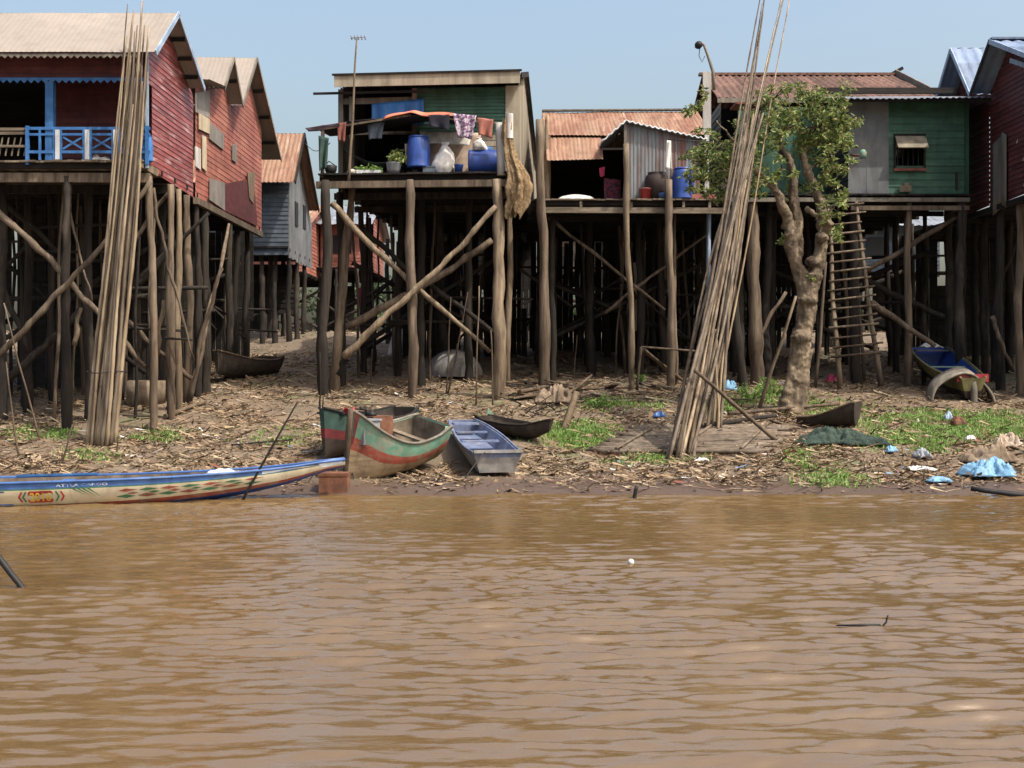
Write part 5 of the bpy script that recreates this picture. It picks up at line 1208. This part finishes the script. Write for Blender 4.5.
    c = D(2.78, .35, z); f = MB(); f.box(c.x-.2, c.x+.22, c.y-.1, c.y+.1, c.z+.005, c.z+.16); f.box(c.x-.21, c.x+.23, c.y-.11, c.y+.11, c.z+.161, c.z+.19); tag(f.build('plastic_crate', M['bluegrey'], loc=c), 'low grey blue crate on the deck right of the upright barrel', 'crate')
    # fishing net bunched on the corner
    t0 = D(4.78, -.12, 8.35); f = MB()
    prof = [(0, .10, 0), (.08, .12, .0), (.2, .10, .02), (.4, .14, .08), (.6, .22, .22), (.75, .30, .30), (.88, .26, .26), (1, .16, .12)]
    def nf(u, v):
        a = u*6.283; i = min(int(v*7), 6); q = v*7-i; r = prof[i][1]*(1-q)+prof[i+1][1]*q; dx = prof[i][2]*(1-q)+prof[i+1][2]*q
        r *= 1+.22*math.sin(a*5+v*4)+.14*math.sin(a*11+v*9)+.35*noise.noise(Vector((math.cos(a)*2, math.sin(a)*2, v*7)))+.2*noise.noise(Vector((math.cos(a)*6, math.sin(a)*6, v*16)))
        return t0+Vector((math.cos(a)*r+dx, math.sin(a)*r*.7, -2.35*v+(.10*math.sin(a*3)+.08*math.sin(a*8+2))*v**4))
    f.grid(nf, 70, 44); tag(f.build('fishing_net', M['net'], loc=t0-Vector((0,0,2.3))), 'bunched tan fishing net hanging from right corner of the cluttered deck', 'net')
    f = MB(); f.grid(lambda u, v: t0+Vector((.09*math.cos(u*6.283)+.04, .09*math.sin(u*6.283)-.02, .12-.62*v)), 14, 4); tag(f.build('cloth_wrap', M['whitecloth'], loc=t0), 'white cloth wound round the net head at the deck corner', 'cloth')
    cloth('hanging_cloth', 'grey blue shirt hanging under the awning above the potted plant', 'cloth', D(1.15, .3, 8.35), D(1.6, .3, 8.42), D(1.2, .3, 7.95), D(1.52, .3, 7.98), 'bluegrey', .05, 9)
    cloth('hanging_cloth', 'dull pink cloth hanging beside the patterned purple one', 'cloth', D(4.0, .02, 8.42), D(4.4, .02, 8.36), D(4.03, .02, 7.98), D(4.36, .02, 7.9), 'orange', .05, 9)
    cloth('hanging_cloth', 'short dark cloth hanging from awning edge above the upright barrel', 'cloth', D(2.75, .0, 8.5), D(3.3, .0, 8.5), D(2.8, .03, 8.2), D(3.28, .03, 8.12), 'darkcloth', .05, 9)
    # hammock of dark net on the left
    cloth('hammock', 'dark green hammock slung under awning at left of the deck', 'hammock', D(.45, .75, 7.9), D(2.15, .75, 7.75), D(.5, .55, 7.75), D(2.1, .55, 7.6), 'greennet', .02, 8, 24, 6, sag=.55)
    # television aerial
    b = D(.72, .02, z-.3); tp = P(357, 37, 31.65)
    t = thing('television_aerial', 'tall thin pole with small comb aerial rising above the green house roof', 'aerial', b)
    mb = MB(); pts = wob(b, tp, 8, .012); mb.tube(pts, [.042-.0028*i for i in range(9)], 7); mb.build('pole', M['loglight'], t)
    mb = MB(); mb.tube([tp-Vector((.16,0,.03)), tp+Vector((.22,0,.0))], .012, 5)
    for k in range(5): c = tp+Vector((-.14+.085*k, 0, -.02)); mb.tube([c-Vector((0,.2,-.0)), c+Vector((0,.2,0))], .007, 4); mb.tube([c-Vector((0,0,.06)), c+Vector((0,0,.08))], .007, 4)
    mb.build('comb', M['zinc'], t)
    # red house balcony
    o = P(145, 153, 26.98+.25); o.z = 6.62; drum('plastic_barrel', 'light blue plastic drum behind right end of the blue balcony rail', o, .56, .17, 'bluepaint')
    c = Vector((XX(98, 26.75+.4), 27.15, 6.63)); mb = MB(); mb.grid(lambda u, v: c+Vector(((u-.5)*.6, (v-.5)*.3, .10*math.sin(u*3.14)*math.sin(v*3.14)*(1+.4*math.sin(u*14+v*5)))), 16, 6); tag(solid(mb.build('white_bundle', M['whitecloth'], loc=c), .015), 'heap of white cloth on balcony floor behind blue rail', 'cloth')
    # rusty house deck
    z = EFL
    c = Vector((XX(576, 34.3), 34.3, z)); mb = MB(); mb.lathe(c, [(.58, 0), (.55, .06), (.42, .14), (.22, .185), (.02, .2)], 24); tag(mb.build('white_cover', M['whitecloth'], loc=c), 'white domed cover lying on deck in front of dark doorway', 'cover')
    cloth('hanging_cloth', 'dark red checked cloth hanging in the dark doorway by lean-to', 'cloth', (XX(604, 34.5), 34.5, 7.35), (XX(621, 34.5), 34.5, 7.3), (XX(604, 34.5), 34.5, 6.75), (XX(621, 34.5), 34.5, 6.72), 'check', .05, 9)
    cloth('hanging_cloth', 'small pink cloth hanging above the dark checked cloth', 'cloth', (XX(599, 34.45), 34.45, 7.62), (XX(605, 34.45), 34.45, 7.66), (XX(600, 34.45), 34.45, 7.38), (XX(604, 34.45), 34.45, 7.4), 'pink', .03, 6)
    c = Vector((XX(646, 33.75), 33.75, z)); t = thing('bucket', 'red plastic bucket on deck before the rusty lean-to wall', 'bucket', c); mb = MB(); mb.lathe(c, [(.13, 0), (.17, .24), (.185, .25), (.185, .28), (.15, .28), (.12, .03)], 16); mb.build('body', M['redplastic'], t); mb = MB(); mb.lathe(c+Vector((0,0,.262)), [(.19, 0), (.19, .03), (.1, .05)], 16); mb.build('lid', M['redcloth'], t)
    c = Vector((XX(657, 33.85), 33.86, z)); mb = MB(); mb.lathe(c, [(.2, 0), (.3, .2), (.34, .45), (.3, .64), (.24, .70), (.26, .74), (.2, .74)], 18); tag(mb.build('water_jar', M['darkpot'], loc=c), 'big dark clay water jar beside the red bucket', 'jar')
    drum('plastic_barrel', 'large deep blue drum on rusty house deck beside dark jar', Vector((XX(683, 33.75), 33.76, z)), .84, .30, 'blueplastic')
    c = Vector((XX(663, 33.6), 33.6, z)); mb = MB(); mb.lathe(c, [(.1, 0), (.14, .13), (.15, .15), (.12, .15), (.09, .02)], 14); tag(mb.build('basin', M['b_blue'], loc=c), 'small blue basin on deck right of the red bucket', 'basin')
    cloth('towel', 'white and grey towel hanging over dark jar on rusty house deck', 'towel', (XX(667, 33.5), 33.5, 8.22), (XX(671, 33.5), 33.5, 8.2), (XX(665, 33.5), 33.5, 7.45), (XX(672, 33.5), 33.5, 7.4), 'whitecloth', .04, 6)
    mb = MB(); mb.tube([(XX(668, 33.52), 33.52, 8.24), (XX(712, 33.52), 33.55, 8.18)], .015, 5); tag(mb.build('washing_line', M['wire'], loc=(XX(690, 33.52), 33.52, 8.2)), 'thin line strung before the lean-to wall', 'line')
    t = thing('brick_tray', 'low red brown planter tray along deck edge behind tree leaves', 'tray', (XX(697, 33.65), 33.65, z)); mb = MB(); mb.box(XX(676, 33.65), XX(716, 33.65), 33.55, 33.78, z+.005, z+.12); mb.build('tray', M['orange'], t)
    mb = MB(); [leafcloud(mb, Vector((XX(R(690, 714), 33.65), 33.66, z+.25)), .16, 22, .1) for _ in range(7)]; mb.build('leaves', M['leaf'], t)
    # lamp post standing between the two right houses
    b = Vector((XX(707, 33.95), 33.95, EFL)); t = thing('lamp_post', 'white post with bent arm and small street lamp above rusty house', 'lamp post', b)
    mb = MB(); mb.box(b.x-.11, b.x+.11, 33.94, 34.02, 8.5, ZZ(72, 34)); mb.box(b.x-.06, b.x+.06, 33.95, 34.01, EFL, 8.5); mb.build('post', M['whiteboard'], t)
    mb = MB(); mb.tube([P(714, 90, 34.0), P(713, 72, 34.0), P(708, 56, 34.0), P(704, 45, 34.0), P(700, 42, 34)], [.05, .045, .04, .035, .03], 7); mb.build('arm', M['greyboard'], t)
    mb = MB(); c = P(699, 44, 34); mb.lathe(c+Vector((0,0,-.04)), [(.06, -.08), (.11, -.02), (.12, .04), (.07, .1), (.02, .12)], 12, axis=(-.7, 0, .7)); mb.build('lamp_head', M['black'], t)
    mb = MB(); mb.tube([P(700, 46, 34), P(699, 56, 34), P(702, 62, 34), P(705, 56, 34)], .012, 5); mb.build('cable', M['wire'], t)
    # wall lamp on a bracket
    c = P(863, 154, 33.4); t = thing('wall_lamp', 'pale green lamp on dark bracket sticking out from the grey wall', 'lamp', c)
    mb = MB(); mb.tube([(XX(850, 33.95), 33.95, ZZ(155, 33.95)), c+Vector((.0, .1, -.03))], .03, 6); mb.build('bracket', M['rustbox'], t)
    mb = MB(); mb.lathe(c+Vector((0,0,-.12)), [(.07, 0), (.09, .06), (.10, .16), (.06, .22), (.03, .24)], 12); mb.build('shade', M['b_green'], t)
    for (a, b_, lb) in ((P(-30, 96, 40), P(352, 148, 33.2), 'x'),): pass
    mb = MB(); a, b_ = P(305, 143, 44), P(330, 143, 33.6); mb.tube([a.lerp(b_, i/8)-Vector((0,0,.25*math.sin(i/8*3.14))) for i in range(9)], .012, 5); tag(mb.build('power_line', M['wire'], loc=a), 'thin cable slung from the grey house to the cluttered deck', 'cable')
deck_things()

# ================================================================ THINGS ON THE BANK
def bank_things():
    c = onground(146, 404); t = thing('concrete_ring', 'short stained concrete well ring behind the left bamboo sheaf', 'well ring', c)
    mb = MB(); mb.lathe(c-Vector((0,0,.05)), [(.46, 0), (.46, .62), (.40, .62), (.40, .1)], 28); mb.build('ring', M['concrete'], t)
    # bamboo raft
    t = thing('bamboo_raft', 'flat raft of weathered bamboo slats lying at foot of the slanting bamboo sheaf', 'raft', onground(690, 440))
    cs = [onground(590, 455), onground(768, 455), onground(792, 428), onground(640, 428)]
    n = 26; mb = MB()
    for i in range(n):
        q = i/n; a = cs[0].lerp(cs[3], q)+Vector((R(-.15, .15), 0, .06)); b = cs[1].lerp(cs[2], q)+Vector((R(-.25, .15), 0, .06))
        pts = wob(a, b, 8, .02); 
        for p in pts: p.z = max(gz(p.x, p.y)+.04, p.z+R(-.015, .02))
        mb.tube(pts, R(.032, .048), 6)
    mb.build('slats', M['bamboogrey'], t)
    mb = MB()
    for q in (.15, .5, .85):
        a = cs[0].lerp(cs[1], q); b = cs[3].lerp(cs[2], q); mb.tube([a+Vector((0,0,.12)), (a+b)/2+Vector((0,0,.13)), b+Vector((0,0,.12))], .035, 6)
    mb.build('crosspiece', M['bamboogrey'], t)
    # rubbish
    def heap(name, label, cat, px, py, w, d, h, mat, seed=0, th=.012, n=22):
        c = onground(px, py); mb = MB(); rs = Vector((seed*7.3+px, py, seed))
        def hf(u, v):
            a = math.atan2(v-.5, u-.5); q = min(1, max(abs(u-.5), abs(v-.5))*2)
            rr = .75+.5*noise.noise(rs+Vector((math.cos(a)*1.4, math.sin(a)*1.4, 5)))
            cr = 1-abs(noise.noise(rs+Vector((u*5, v*3.5, 0))))*2.2; c2 = 1-abs(noise.noise(rs+Vector((u*11, v*11, 7))))*2
            z = h*(1-q**3.5)*(.35+.6*cr+.28*c2+.5*noise.noise(rs+Vector((u*2.2, v*2.2, 2))))+.02+h*.08*c2
            return c+Vector(((u-.5)*w*rr*1.15, (v-.5)*d*rr*1.15, max(.006, z)))
        mb.grid(hf, n*2, n*2)
        return tag(solid(mb.build(name, M[mat], loc=c), th), label, cat)
    M['paletarp'] = mk('pale_blue_tarpaulin', S(120,176,214), S(96,150,192), 3, (1,1,1), .5, .15, .2, spot=(4, (1,1,1), S(170,190,200), .6, .8))
    heap('tarpaulin', 'crumpled pale blue tarpaulin at water edge on the right', 'tarpaulin', 992, 477, 1.0, .8, .24, 'paletarp', 1)
    heap('canvas_sheet', 'muddy beige canvas half under the pale blue tarpaulin', 'cloth', 990, 463, 1.1, .6, .28, 'concrete', 2)
    heap('plastic_sheet', 'flat scrap of pale blue plastic left of the blue tarpaulin', 'plastic', 938, 483, .42, .3, .08, 'paletarp', 3, .008, 10)
    heap('plastic_sheet', 'flat white plastic sheet on the mud left of the blue scrap', 'plastic', 921, 471, .5, .35, .06, 'whitecloth', 4, .008, 10)
    heap('plastic_sheet', 'small silvery plastic scrap uphill of white plastic sheet', 'plastic', 922, 459, .3, .25, .14, 'zinc', 5, .008, 10)
    heap('plastic_sheet', 'pale blue plastic bag by foot of the slanting bamboo sheaf', 'plastic', 729, 391, .5, .4, .22, 'paletarp', 6, .01, 12)
    heap('plastic_sheet', 'small sky blue scrap on the grass near green net', 'plastic', 891, 453, .25, .2, .1, 'paletarp', 7, .008, 10)
    heap('plastic_sheet', 'bright white plastic scrap on grass at far right', 'plastic', 970, 441, .22, .2, .07, 'whitecloth', 8, .008, 10)
    heap('cloth_heap', 'pale brown rumpled sack on the grass at far right', 'sack', 1005, 448, .6, .4, .22, 'beigecloth', 9)
    heap('cloth_heap', 'dark red rag on the grass below the yellow boat', 'rag', 958, 426, .35, .3, .15, 'rustbox', 10)
    heap('plastic_bottle_bag', 'grey blue plastic bag beside the dark red rag', 'plastic', 948, 421, .2, .2, .14, 'paleblue', 11, .008, 10)
    heap('fishing_net', 'heap of dark green fishing net on the grass by broken boat', 'net', 833, 445, 1.7, .8, .26, 'greennet', 12, .02)
    heap('fishing_net', 'lower tail of dark green net stretched right on the grass', 'net', 868, 446, 1.0, .4, .14, 'greennet', 13, .02)
    heap('cloth_heap', 'bright pink rag at foot of the tall ladder', 'rag', 835, 383, .5, .3, .18, 'pink', 14)
    heap('white_bag', 'large white sack in the shade under the centre house', 'sack', 402, 357, .9, .6, .75, 'whitecloth', 15)
    heap('cloth_heap', 'grey tarpaulin heap near the stick pile in front of house', 'tarpaulin', 556, 404, .9, .7, .38, 'concrete', 16)
    heap('plastic_sheet', 'small blue scrap at top left corner of the raft', 'plastic', 659, 418, .3, .25, .1, 'b_blue', 17, .008, 10)
    heap('plastic_sheet', 'pale scrap of plastic at the foot of raft', 'plastic', 700, 462, .3, .2, .05, 'whitecloth', 18, .008, 10)
    c = P(362, 298, 37); cloth('hanging_cloth', 'bright pink cloth hanging among stilts under the centre house', 'cloth', c+Vector((-.12, 0, .3)), c+Vector((.12, 0, .3)), c+Vector((-.1, 0, -.3)), c+Vector((.12, 0, -.3)), 'pink', .03, 6)
    # standing sticks
    G = 'thin sticks standing in the mud'
    for (bx, by, tx, ty, lb) in ((41, 440, 4, 303, 'tall slanting stick in front of the left stilts'), (20, 458, 6, 362, 'shorter slanting stick at the left edge'), (320, 408, 320, 352, 'thin straight stick before the dark centre stilt'),
                                 (446, 394, 451, 297, 'bent stick left of three sticks below the centre house'), (447, 394, 468, 292, 'slanting stick crossing the bent one below centre house'), (476, 406, 479, 286, 'tall straight stick below right half of centre house'),
                                 (493, 406, 491, 330, 'short stick close to the pale corner stilt'), (371, 386, 372, 349, 'lone short stick under left half of centre house'), (574, 378, 577, 335, 'short stick under the rusty house, left'),
                                 (590, 365, 591, 322, 'short stick under the rusty house, behind'), (58, 468, 73, 424, 'low leaning stick near left bamboo sheaf'), (322, 430, 323, 398, 'short stick left of the dark half hidden boat'), (117, 458, 117, 437, 'stub of a stick right of left bamboo sheaf'),
                                 (553, 384, 553, 330, 'thin stick beside the left stilt of rusty house'), (238, 500, 297, 402, 'long thin dark stick leaning up from the long boat')):
        b = onground(bx, by) if by < 490 else P(bx, by, 20.3); tp = P(tx, ty, b.y+.12)
        stick('standing_stick', lb, 'stick', b-Vector((0,0,.15)), tp, .024, .014, 'logdark' if 'dark' in lb else 'log', G)
    # trestle of poles under rusty house
    G2 = 'rough poles propped at front of the rusty house'
    for a, b, lb, r in (((636, 390), (641, 347), 'short upright post of the broken trestle', .04), ((641, 347), (695, 351), 'level pole of the broken trestle', .03), ((642, 348), (688, 385), 'slanting pole of the broken trestle', .045), ((642, 350), (672, 375), 'second slanting pole behind the trestle pole', .035)):
        A = onground(*a) if a[1] > 370 else P(a[0], a[1], 33); B_ = onground(*b) if b[1] > 370 else P(b[0], b[1], 33)
        if a[1] > 370: A.y = 33; A.z = gz(A.x, 33)
        stick('propped_pole', lb, 'pole', A, B_, r, r*.9, 'log', G2)
    # broken planks and driftwood
    G3 = 'broken planks and driftwood scattered on the bank'
    def plank(px, py, L, ang, tilt=0, w=.14, mat='plank', h=.03):
        c = onground(px, py)+Vector((0,0,.05+abs(tilt)*L*.3)); d = Vector((math.cos(ang), math.sin(ang), tilt)).normalized()
        mb = MB(); n = 5
        mb.beam(c-d*L/2, c+d*L/2, w, h); o = mb.build('plank', M[mat], loc=c)
        tag(o, 'weathered loose plank lying among the debris on the bank', 'plank', G3)
    for i in range(46):
        px, py = R(512, 690), R(374, 404); plank(px, py, R(.5, 1.8), R(-.6, .6)+(0 if random.random() < .7 else 1.2), R(-.15, .15), R(.06, .2), random.choice(('plank', 'plank', 'loglight', 'beigeboard', 'logdark')))
    for i in range(22):
        px, py = random.choice(((R(20, 330), R(405, 470)), (R(300, 440), R(398, 412)), (R(700, 830), R(385, 425)), (R(860, 1010), R(372, 412)))); plank(px, py, R(.4, 1.3), R(-.9, .9), R(-.08, .08), R(.05, .12), random.choice(('plank', 'loglight', 'logdark')))
    def drift(a, b, r, lb, za=.06, zb=.06, mt='loglight'):
        A = onground(*a)+Vector((0,0,za)); B_ = onground(*b)+Vector((0,0,zb)); stick('driftwood', lb, 'driftwood', A, B_, r, r*.7, mt, None, 6, .03)
    c = onground(562, 430); stick('driftwood', 'pale forked plank standing slanted beside the stick heap', 'driftwood', c-Vector((0,0,.1)), P(577, 392, c.y+.3), .09, .07, 'loglight')
    drift((560, 404), (592, 384), .05, 'pale slanted driftwood left of the trestle', .1, .25); drift((520, 396), (556, 388), .06, 'thick driftwood below pale corner stilt', .1, .1, 'log')
    drift((700, 432), (776, 420), .06, 'long dark driftwood lying across the raft', .12, .1, 'logdark'); drift((728, 418), (840, 408), .05, 'grey driftwood from the raft to broken boat', .1, .1, 'log')
    drift((770, 424), (800, 431), .035, 'thin pale stick right of raft end', .08, .05); drift((110, 480), (172, 472), .03, 'long pale plank on mud just behind the long boat', .06, .08); drift((165, 420), (206, 405), .06, 'pale log left of patched house stilts', .08, .08)
    for k in range(16):
        a = onground(R(508, 575), R(396, 418)); an = R(0, 3.14); L = R(.4, 1.1); d = Vector((math.cos(an), .4*math.sin(an), R(.1, .6)))*L
        stick('branch', 'dry bare branch in the tangled brushwood heap', 'branch', a, a+d, .022, .008, 'logdark', 'dry branches of the brushwood heap', 5, .05)
    # in the water
    def inwater(px, py): Y = CAMZ*FPX/(py-HOR); return Vector((XX(px, Y), Y, 0))
    p = inwater(30, 587); stick('oar', 'dark oar shaft dipping into water at the left edge', 'oar', p+Vector((.03, -.05, -.12)), p+Vector((-.55, .1, .52)), .03, .036, 'black')
    p = inwater(878, 627); t = stick('twig', 'small dark twig poking out of the river at right', 'twig', p-Vector((0,0,.05)), p+Vector((.09, 0, .1)), .012, .006, 'black')
    mb = MB(); mb.tube([p-Vector((.35, 0, -.012)), p-Vector((.12, .02, -.02)), p+Vector((.02, 0, .012))], [.006, .012, .014], 5); tag(mb.build('twig', M['black'], loc=p), 'thin twig floating flat left of the upright river twig', 'twig')
    p = inwater(631, 563); mb = MB(); mb.lathe(p-Vector((0,0,.02)), [(.02, 0), (.035, .02), (.03, .05), (.01, .065)], 10); tag(mb.build('float', M['whitecloth'], loc=p), 'tiny white float bobbing in the middle of river', 'float')
    p = inwater(634, 498); stick('stake', 'short black stake in the shallows below the raft', 'stake', p-Vector((0,0,.1)), p+Vector((.05, 0, .2)), .035, .03, 'black')
    p = inwater(993, 497); stick('stake', 'dark slanting driftwood in the shallows at right edge', 'driftwood', p+Vector((-.3, .2, .12)), p+Vector((.9, -.1, -.02)), .04, .05, 'black')
bank_things()

# ================================================================ LITTER AND GRASS
def litter():
    mb = MB()
    cols = [S(176,150,114), S(160,132,98), S(146,116,84), S(128,100,74), S(186,164,130), S(106,84,64), S(150,120,86), S(166,140,106), S(92,74,58), S(136,108,78)]
    rare = [S(230,228,222), S(200,208,216), S(120,160,196), S(180,92,80), S(214,200,190)]
    n = 0
    excl = [((-.27, 22.5), (-1.05, 26.3), .6), ((-2.95, 22.3), (-1.3, 25.2), .6), ((-3.6, 24.0), (-2.3, 27), .5), ((-.6, 27.3), (.75, 25.6), .35)]
    def inside(x, y):
        for (ax, ay), (bx, by), r in excl:
            dx, dy = bx-ax, by-ay; q = max(0, min(1, ((x-ax)*dx+(y-ay)*dy)/(dx*dx+dy*dy)))
            if (x-ax-q*dx)**2+(y-ay-q*dy)**2 < r*r: return True
        return False
    while n < 46000:
        y = 21.35+(R(0, 1)**1.5)*21 if random.random() < .88 else R(38, 56); x = R(-.46, .46)*y
        if 26 < y and noise.noise(Vector((x*.5, y*.5, 3))) < R(-.7, -.1): continue
        dens = min(1, .06+max(0, y-21.6)*.5)*(.18+max(0, min(1, .5+1.6*noise.noise(Vector((x*.9, y*.7, 11)))+.9*noise.noise(Vector((x*2.6, y*2.2, 4))))))
        if random.random() > dens: continue
        n += 1; z = gz(x, y)
        if inside(x, y): continue
        c = random.choice(cols) if random.random() < .985 else random.choice(rare)
        k = R(.66, 1.12); c = (c[0]*k, c[1]*k, c[2]*k, 1)
        a = R(0, 6.28); kind = random.random()
        if kind < .55: L, W = R(.035, .11), R(.018, .05)
        elif kind < .93: L, W = R(.15, .75), R(.010, .028)
        else: L, W = R(.07, .2), R(.04, .11)
        d = Vector((math.cos(a), math.sin(a), R(-.16, .24))).normalized(); s = d.cross(Vector((R(-.28, .28), R(-.28, .28), 1))).normalized()
        p = Vector((x, y, z+R(.004, .022))); u = Vector((0,0,1))*L*R(.02, .16)
        mb.face([p-d*L/2-s*W/2+u, p-s*W/2*1.2, p+s*W/2*1.2, p-d*L/2+s*W/2*.6+u*.6], 0, .5, c); mb.face([p-s*W/2*1.2, p+d*L/2-s*W/2*.5+u*.7, p+d*L/2+s*W/2*.7+u, p+s*W/2*1.2], 0, .5, c)
    # small clods and chips with body
    for _ in range(2600):
        y = 22.2+(R(0, 1)**1.3)*18; x = R(-.46, .46)*y; z = gz(x, y); r = R(.02, .07)*(2 if random.random() < .06 else 1)
        c = random.choice(cols[2:4]+[cols[5], cols[6], cols[8]]); pts = [Vector((x+r*R(.7, 1.3)*math.cos(q*2.09+r*90), y+r*R(.7, 1.3)*math.sin(q*2.09+r*90), z-.01)) for q in range(3)]; tp = Vector((x+R(-r, r)*.5, y+R(-r, r)*.5, z+r*R(.6, 1.2)))
        for q in range(3): mb.face([pts[q], pts[(q+1) % 3], tp], 0, .5, c)
    tag(mb.build('litter', M['litter'], loc=(0, 28, 1)), 'layer of dry leaves, wood chips and rubbish scraps covering the bank', 'litter', kind='stuff')
litter()
def grass():
    mb = MB()
    pat = [((545, 612), (424, 444), 3600), ((575, 640), (398, 412), 900), ((700, 726), (402, 416), 400), ((862, 1024), (414, 436), 7000), ((870, 960), (434, 452), 3600), ((800, 870), (472, 486), 900), ((40, 78), (428, 440), 500), ((125, 190), (428, 440), 500), ((60, 120), (450, 462), 250),
           ((0, 40), (425, 440), 300), ((610, 700), (452, 462), 600), ((780, 830), (452, 470), 500), ((640, 668), (398, 410), 300), ((240, 330), (430, 446), 300), ((980, 1024), (414, 440), 1500), ((770, 830), (398, 412), 700), ((730, 790), (392, 408), 700), ((800, 880), (405, 418), 500), ((450, 540), (420, 446), 250)]
    for (xa, xb), (ya, yb), n in pat:
        for _ in range(n):
            px = (xa+xb)/2+(xb-xa)/2*max(-1.25, min(1.25, random.gauss(0, .5))); py = (ya+yb)/2+(yb-ya)/2*max(-1.25, min(1.25, random.gauss(0, .55)))
            Y = CAMZ
            p = Vector((0,0,0)); Yq = 21.0
            # invert the bank profile approximately, then settle on it
            lo, hi = 21.0, 40.0
            for _k in range(16):
                m = (lo+hi)/2
                if ZZ(py, m) > float(np.interp(m, GX, GZ)): lo = m
                else: hi = m
            x = XX(px, lo); y = lo
            if noise.noise(Vector((x*1.6, y*1.6, 8))) < R(-.5, .15): continue
            z = gz(x, y)
            for _b in range(2):
                a = R(0, 6.28); l = R(.05, .13); w = R(.014, .034); d = Vector((math.cos(a)*R(.3, .9), math.sin(a)*R(.3, .9), 1)).normalized(); s = Vector((-math.sin(a), math.cos(a), 0)); q = Vector((x+R(-.05, .05), y+R(-.05, .05), z-.01))
                rr = random.random(); mb.face([q-s*w/2, q+s*w/2, q+d*l*.6+s*w/2], 0, rr); mb.face([q-s*w/2, q+d*l*.6+s*w/2, q+d*l+Vector((d.x, d.y, 0))*l*.3], 0, rr)
    tag(mb.build('grass', M['grassm'], loc=(3, 27, .8)), 'patches of short bright green grass on the bank', 'grass', kind='stuff')
grass()
def bushes():
    for i, (px, py, n, r, lb) in enumerate(((752, 402, 9, .32, 'small leafy green bush at left foot of tree'), (775, 396, 9, .3, 'taller leafy weeds close against tree trunk'), (596, 410, 6, .2, 'low green weed by the brushwood heap'), (640, 385, 4, .18, 'small green weed under the trestle'), (718, 412, 5, .2, 'green weed at foot of the slanting bamboo'))):
        c = onground(px, py); mb = MB(); st = MB(); t = thing('bush', lb, 'plant', c)
        for _ in range(n):
            q = c+Vector((R(-r, r)*1.4, R(-r, r), r*R(.3, 1.5))); leafcloud(mb, q, r*.5, 26, .10); st.tube([c, q], [.012, .006], 4)
        mb.build('leaves', M['grassm'], t); st.build('stem', M['logdark'], t)
bushes()

# ================================================================ CAMERA, LIGHT, SKY
cam = bpy.data.cameras.new('camera'); co = bpy.data.objects.new('camera', cam); COL.objects.link(co)
co.location = (0, 0, CAMZ); co.rotation_euler = (math.radians(90), 0, 0); cam.sensor_width = 36; cam.lens = FPX/1024*36; cam.shift_y = -(384-HOR)/1024
cam.clip_end = 5000; cam.clip_start = .1; scene.camera = co
SUN = Vector((.66, -.46, 0)).normalized(); EL = math.radians(57)
sd = Vector((SUN.x*math.cos(EL), SUN.y*math.cos(EL), math.sin(EL)))
sl = bpy.data.lights.new('sun', 'SUN'); sl.energy = 2.8; sl.angle = math.radians(.53); sl.color = (1, .955, .88)
so = bpy.data.objects.new('sun', sl); COL.objects.link(so); so.rotation_euler = sd.to_track_quat('Z', 'Y').to_euler(); so.location = (20, -10, 40)
w = bpy.data.worlds.new('World'); scene.world = w; w.use_nodes = True; nt = w.node_tree; nt.nodes.clear()
sk = nt.nodes.new('ShaderNodeTexSky'); sk.sky_type = 'NISHITA'; sk.sun_disc = False; sk.sun_elevation = EL; sk.sun_rotation = math.atan2(SUN.x, SUN.y)
sk.air_density = 1.4; sk.dust_density = 7.2; sk.ozone_density = 1.8; sk.altitude = 0
bg = nt.nodes.new('ShaderNodeBackground'); bg.inputs[1].default_value = .15; wo = nt.nodes.new('ShaderNodeOutputWorld')
nt.links.new(sk.outputs[0], bg.inputs[0]); nt.links.new(bg.outputs[0], wo.inputs[0])
scene.view_settings.view_transform = 'Standard'; scene.view_settings.look = 'None'; scene.view_settings.exposure = .80; scene.view_settings.gamma = 1
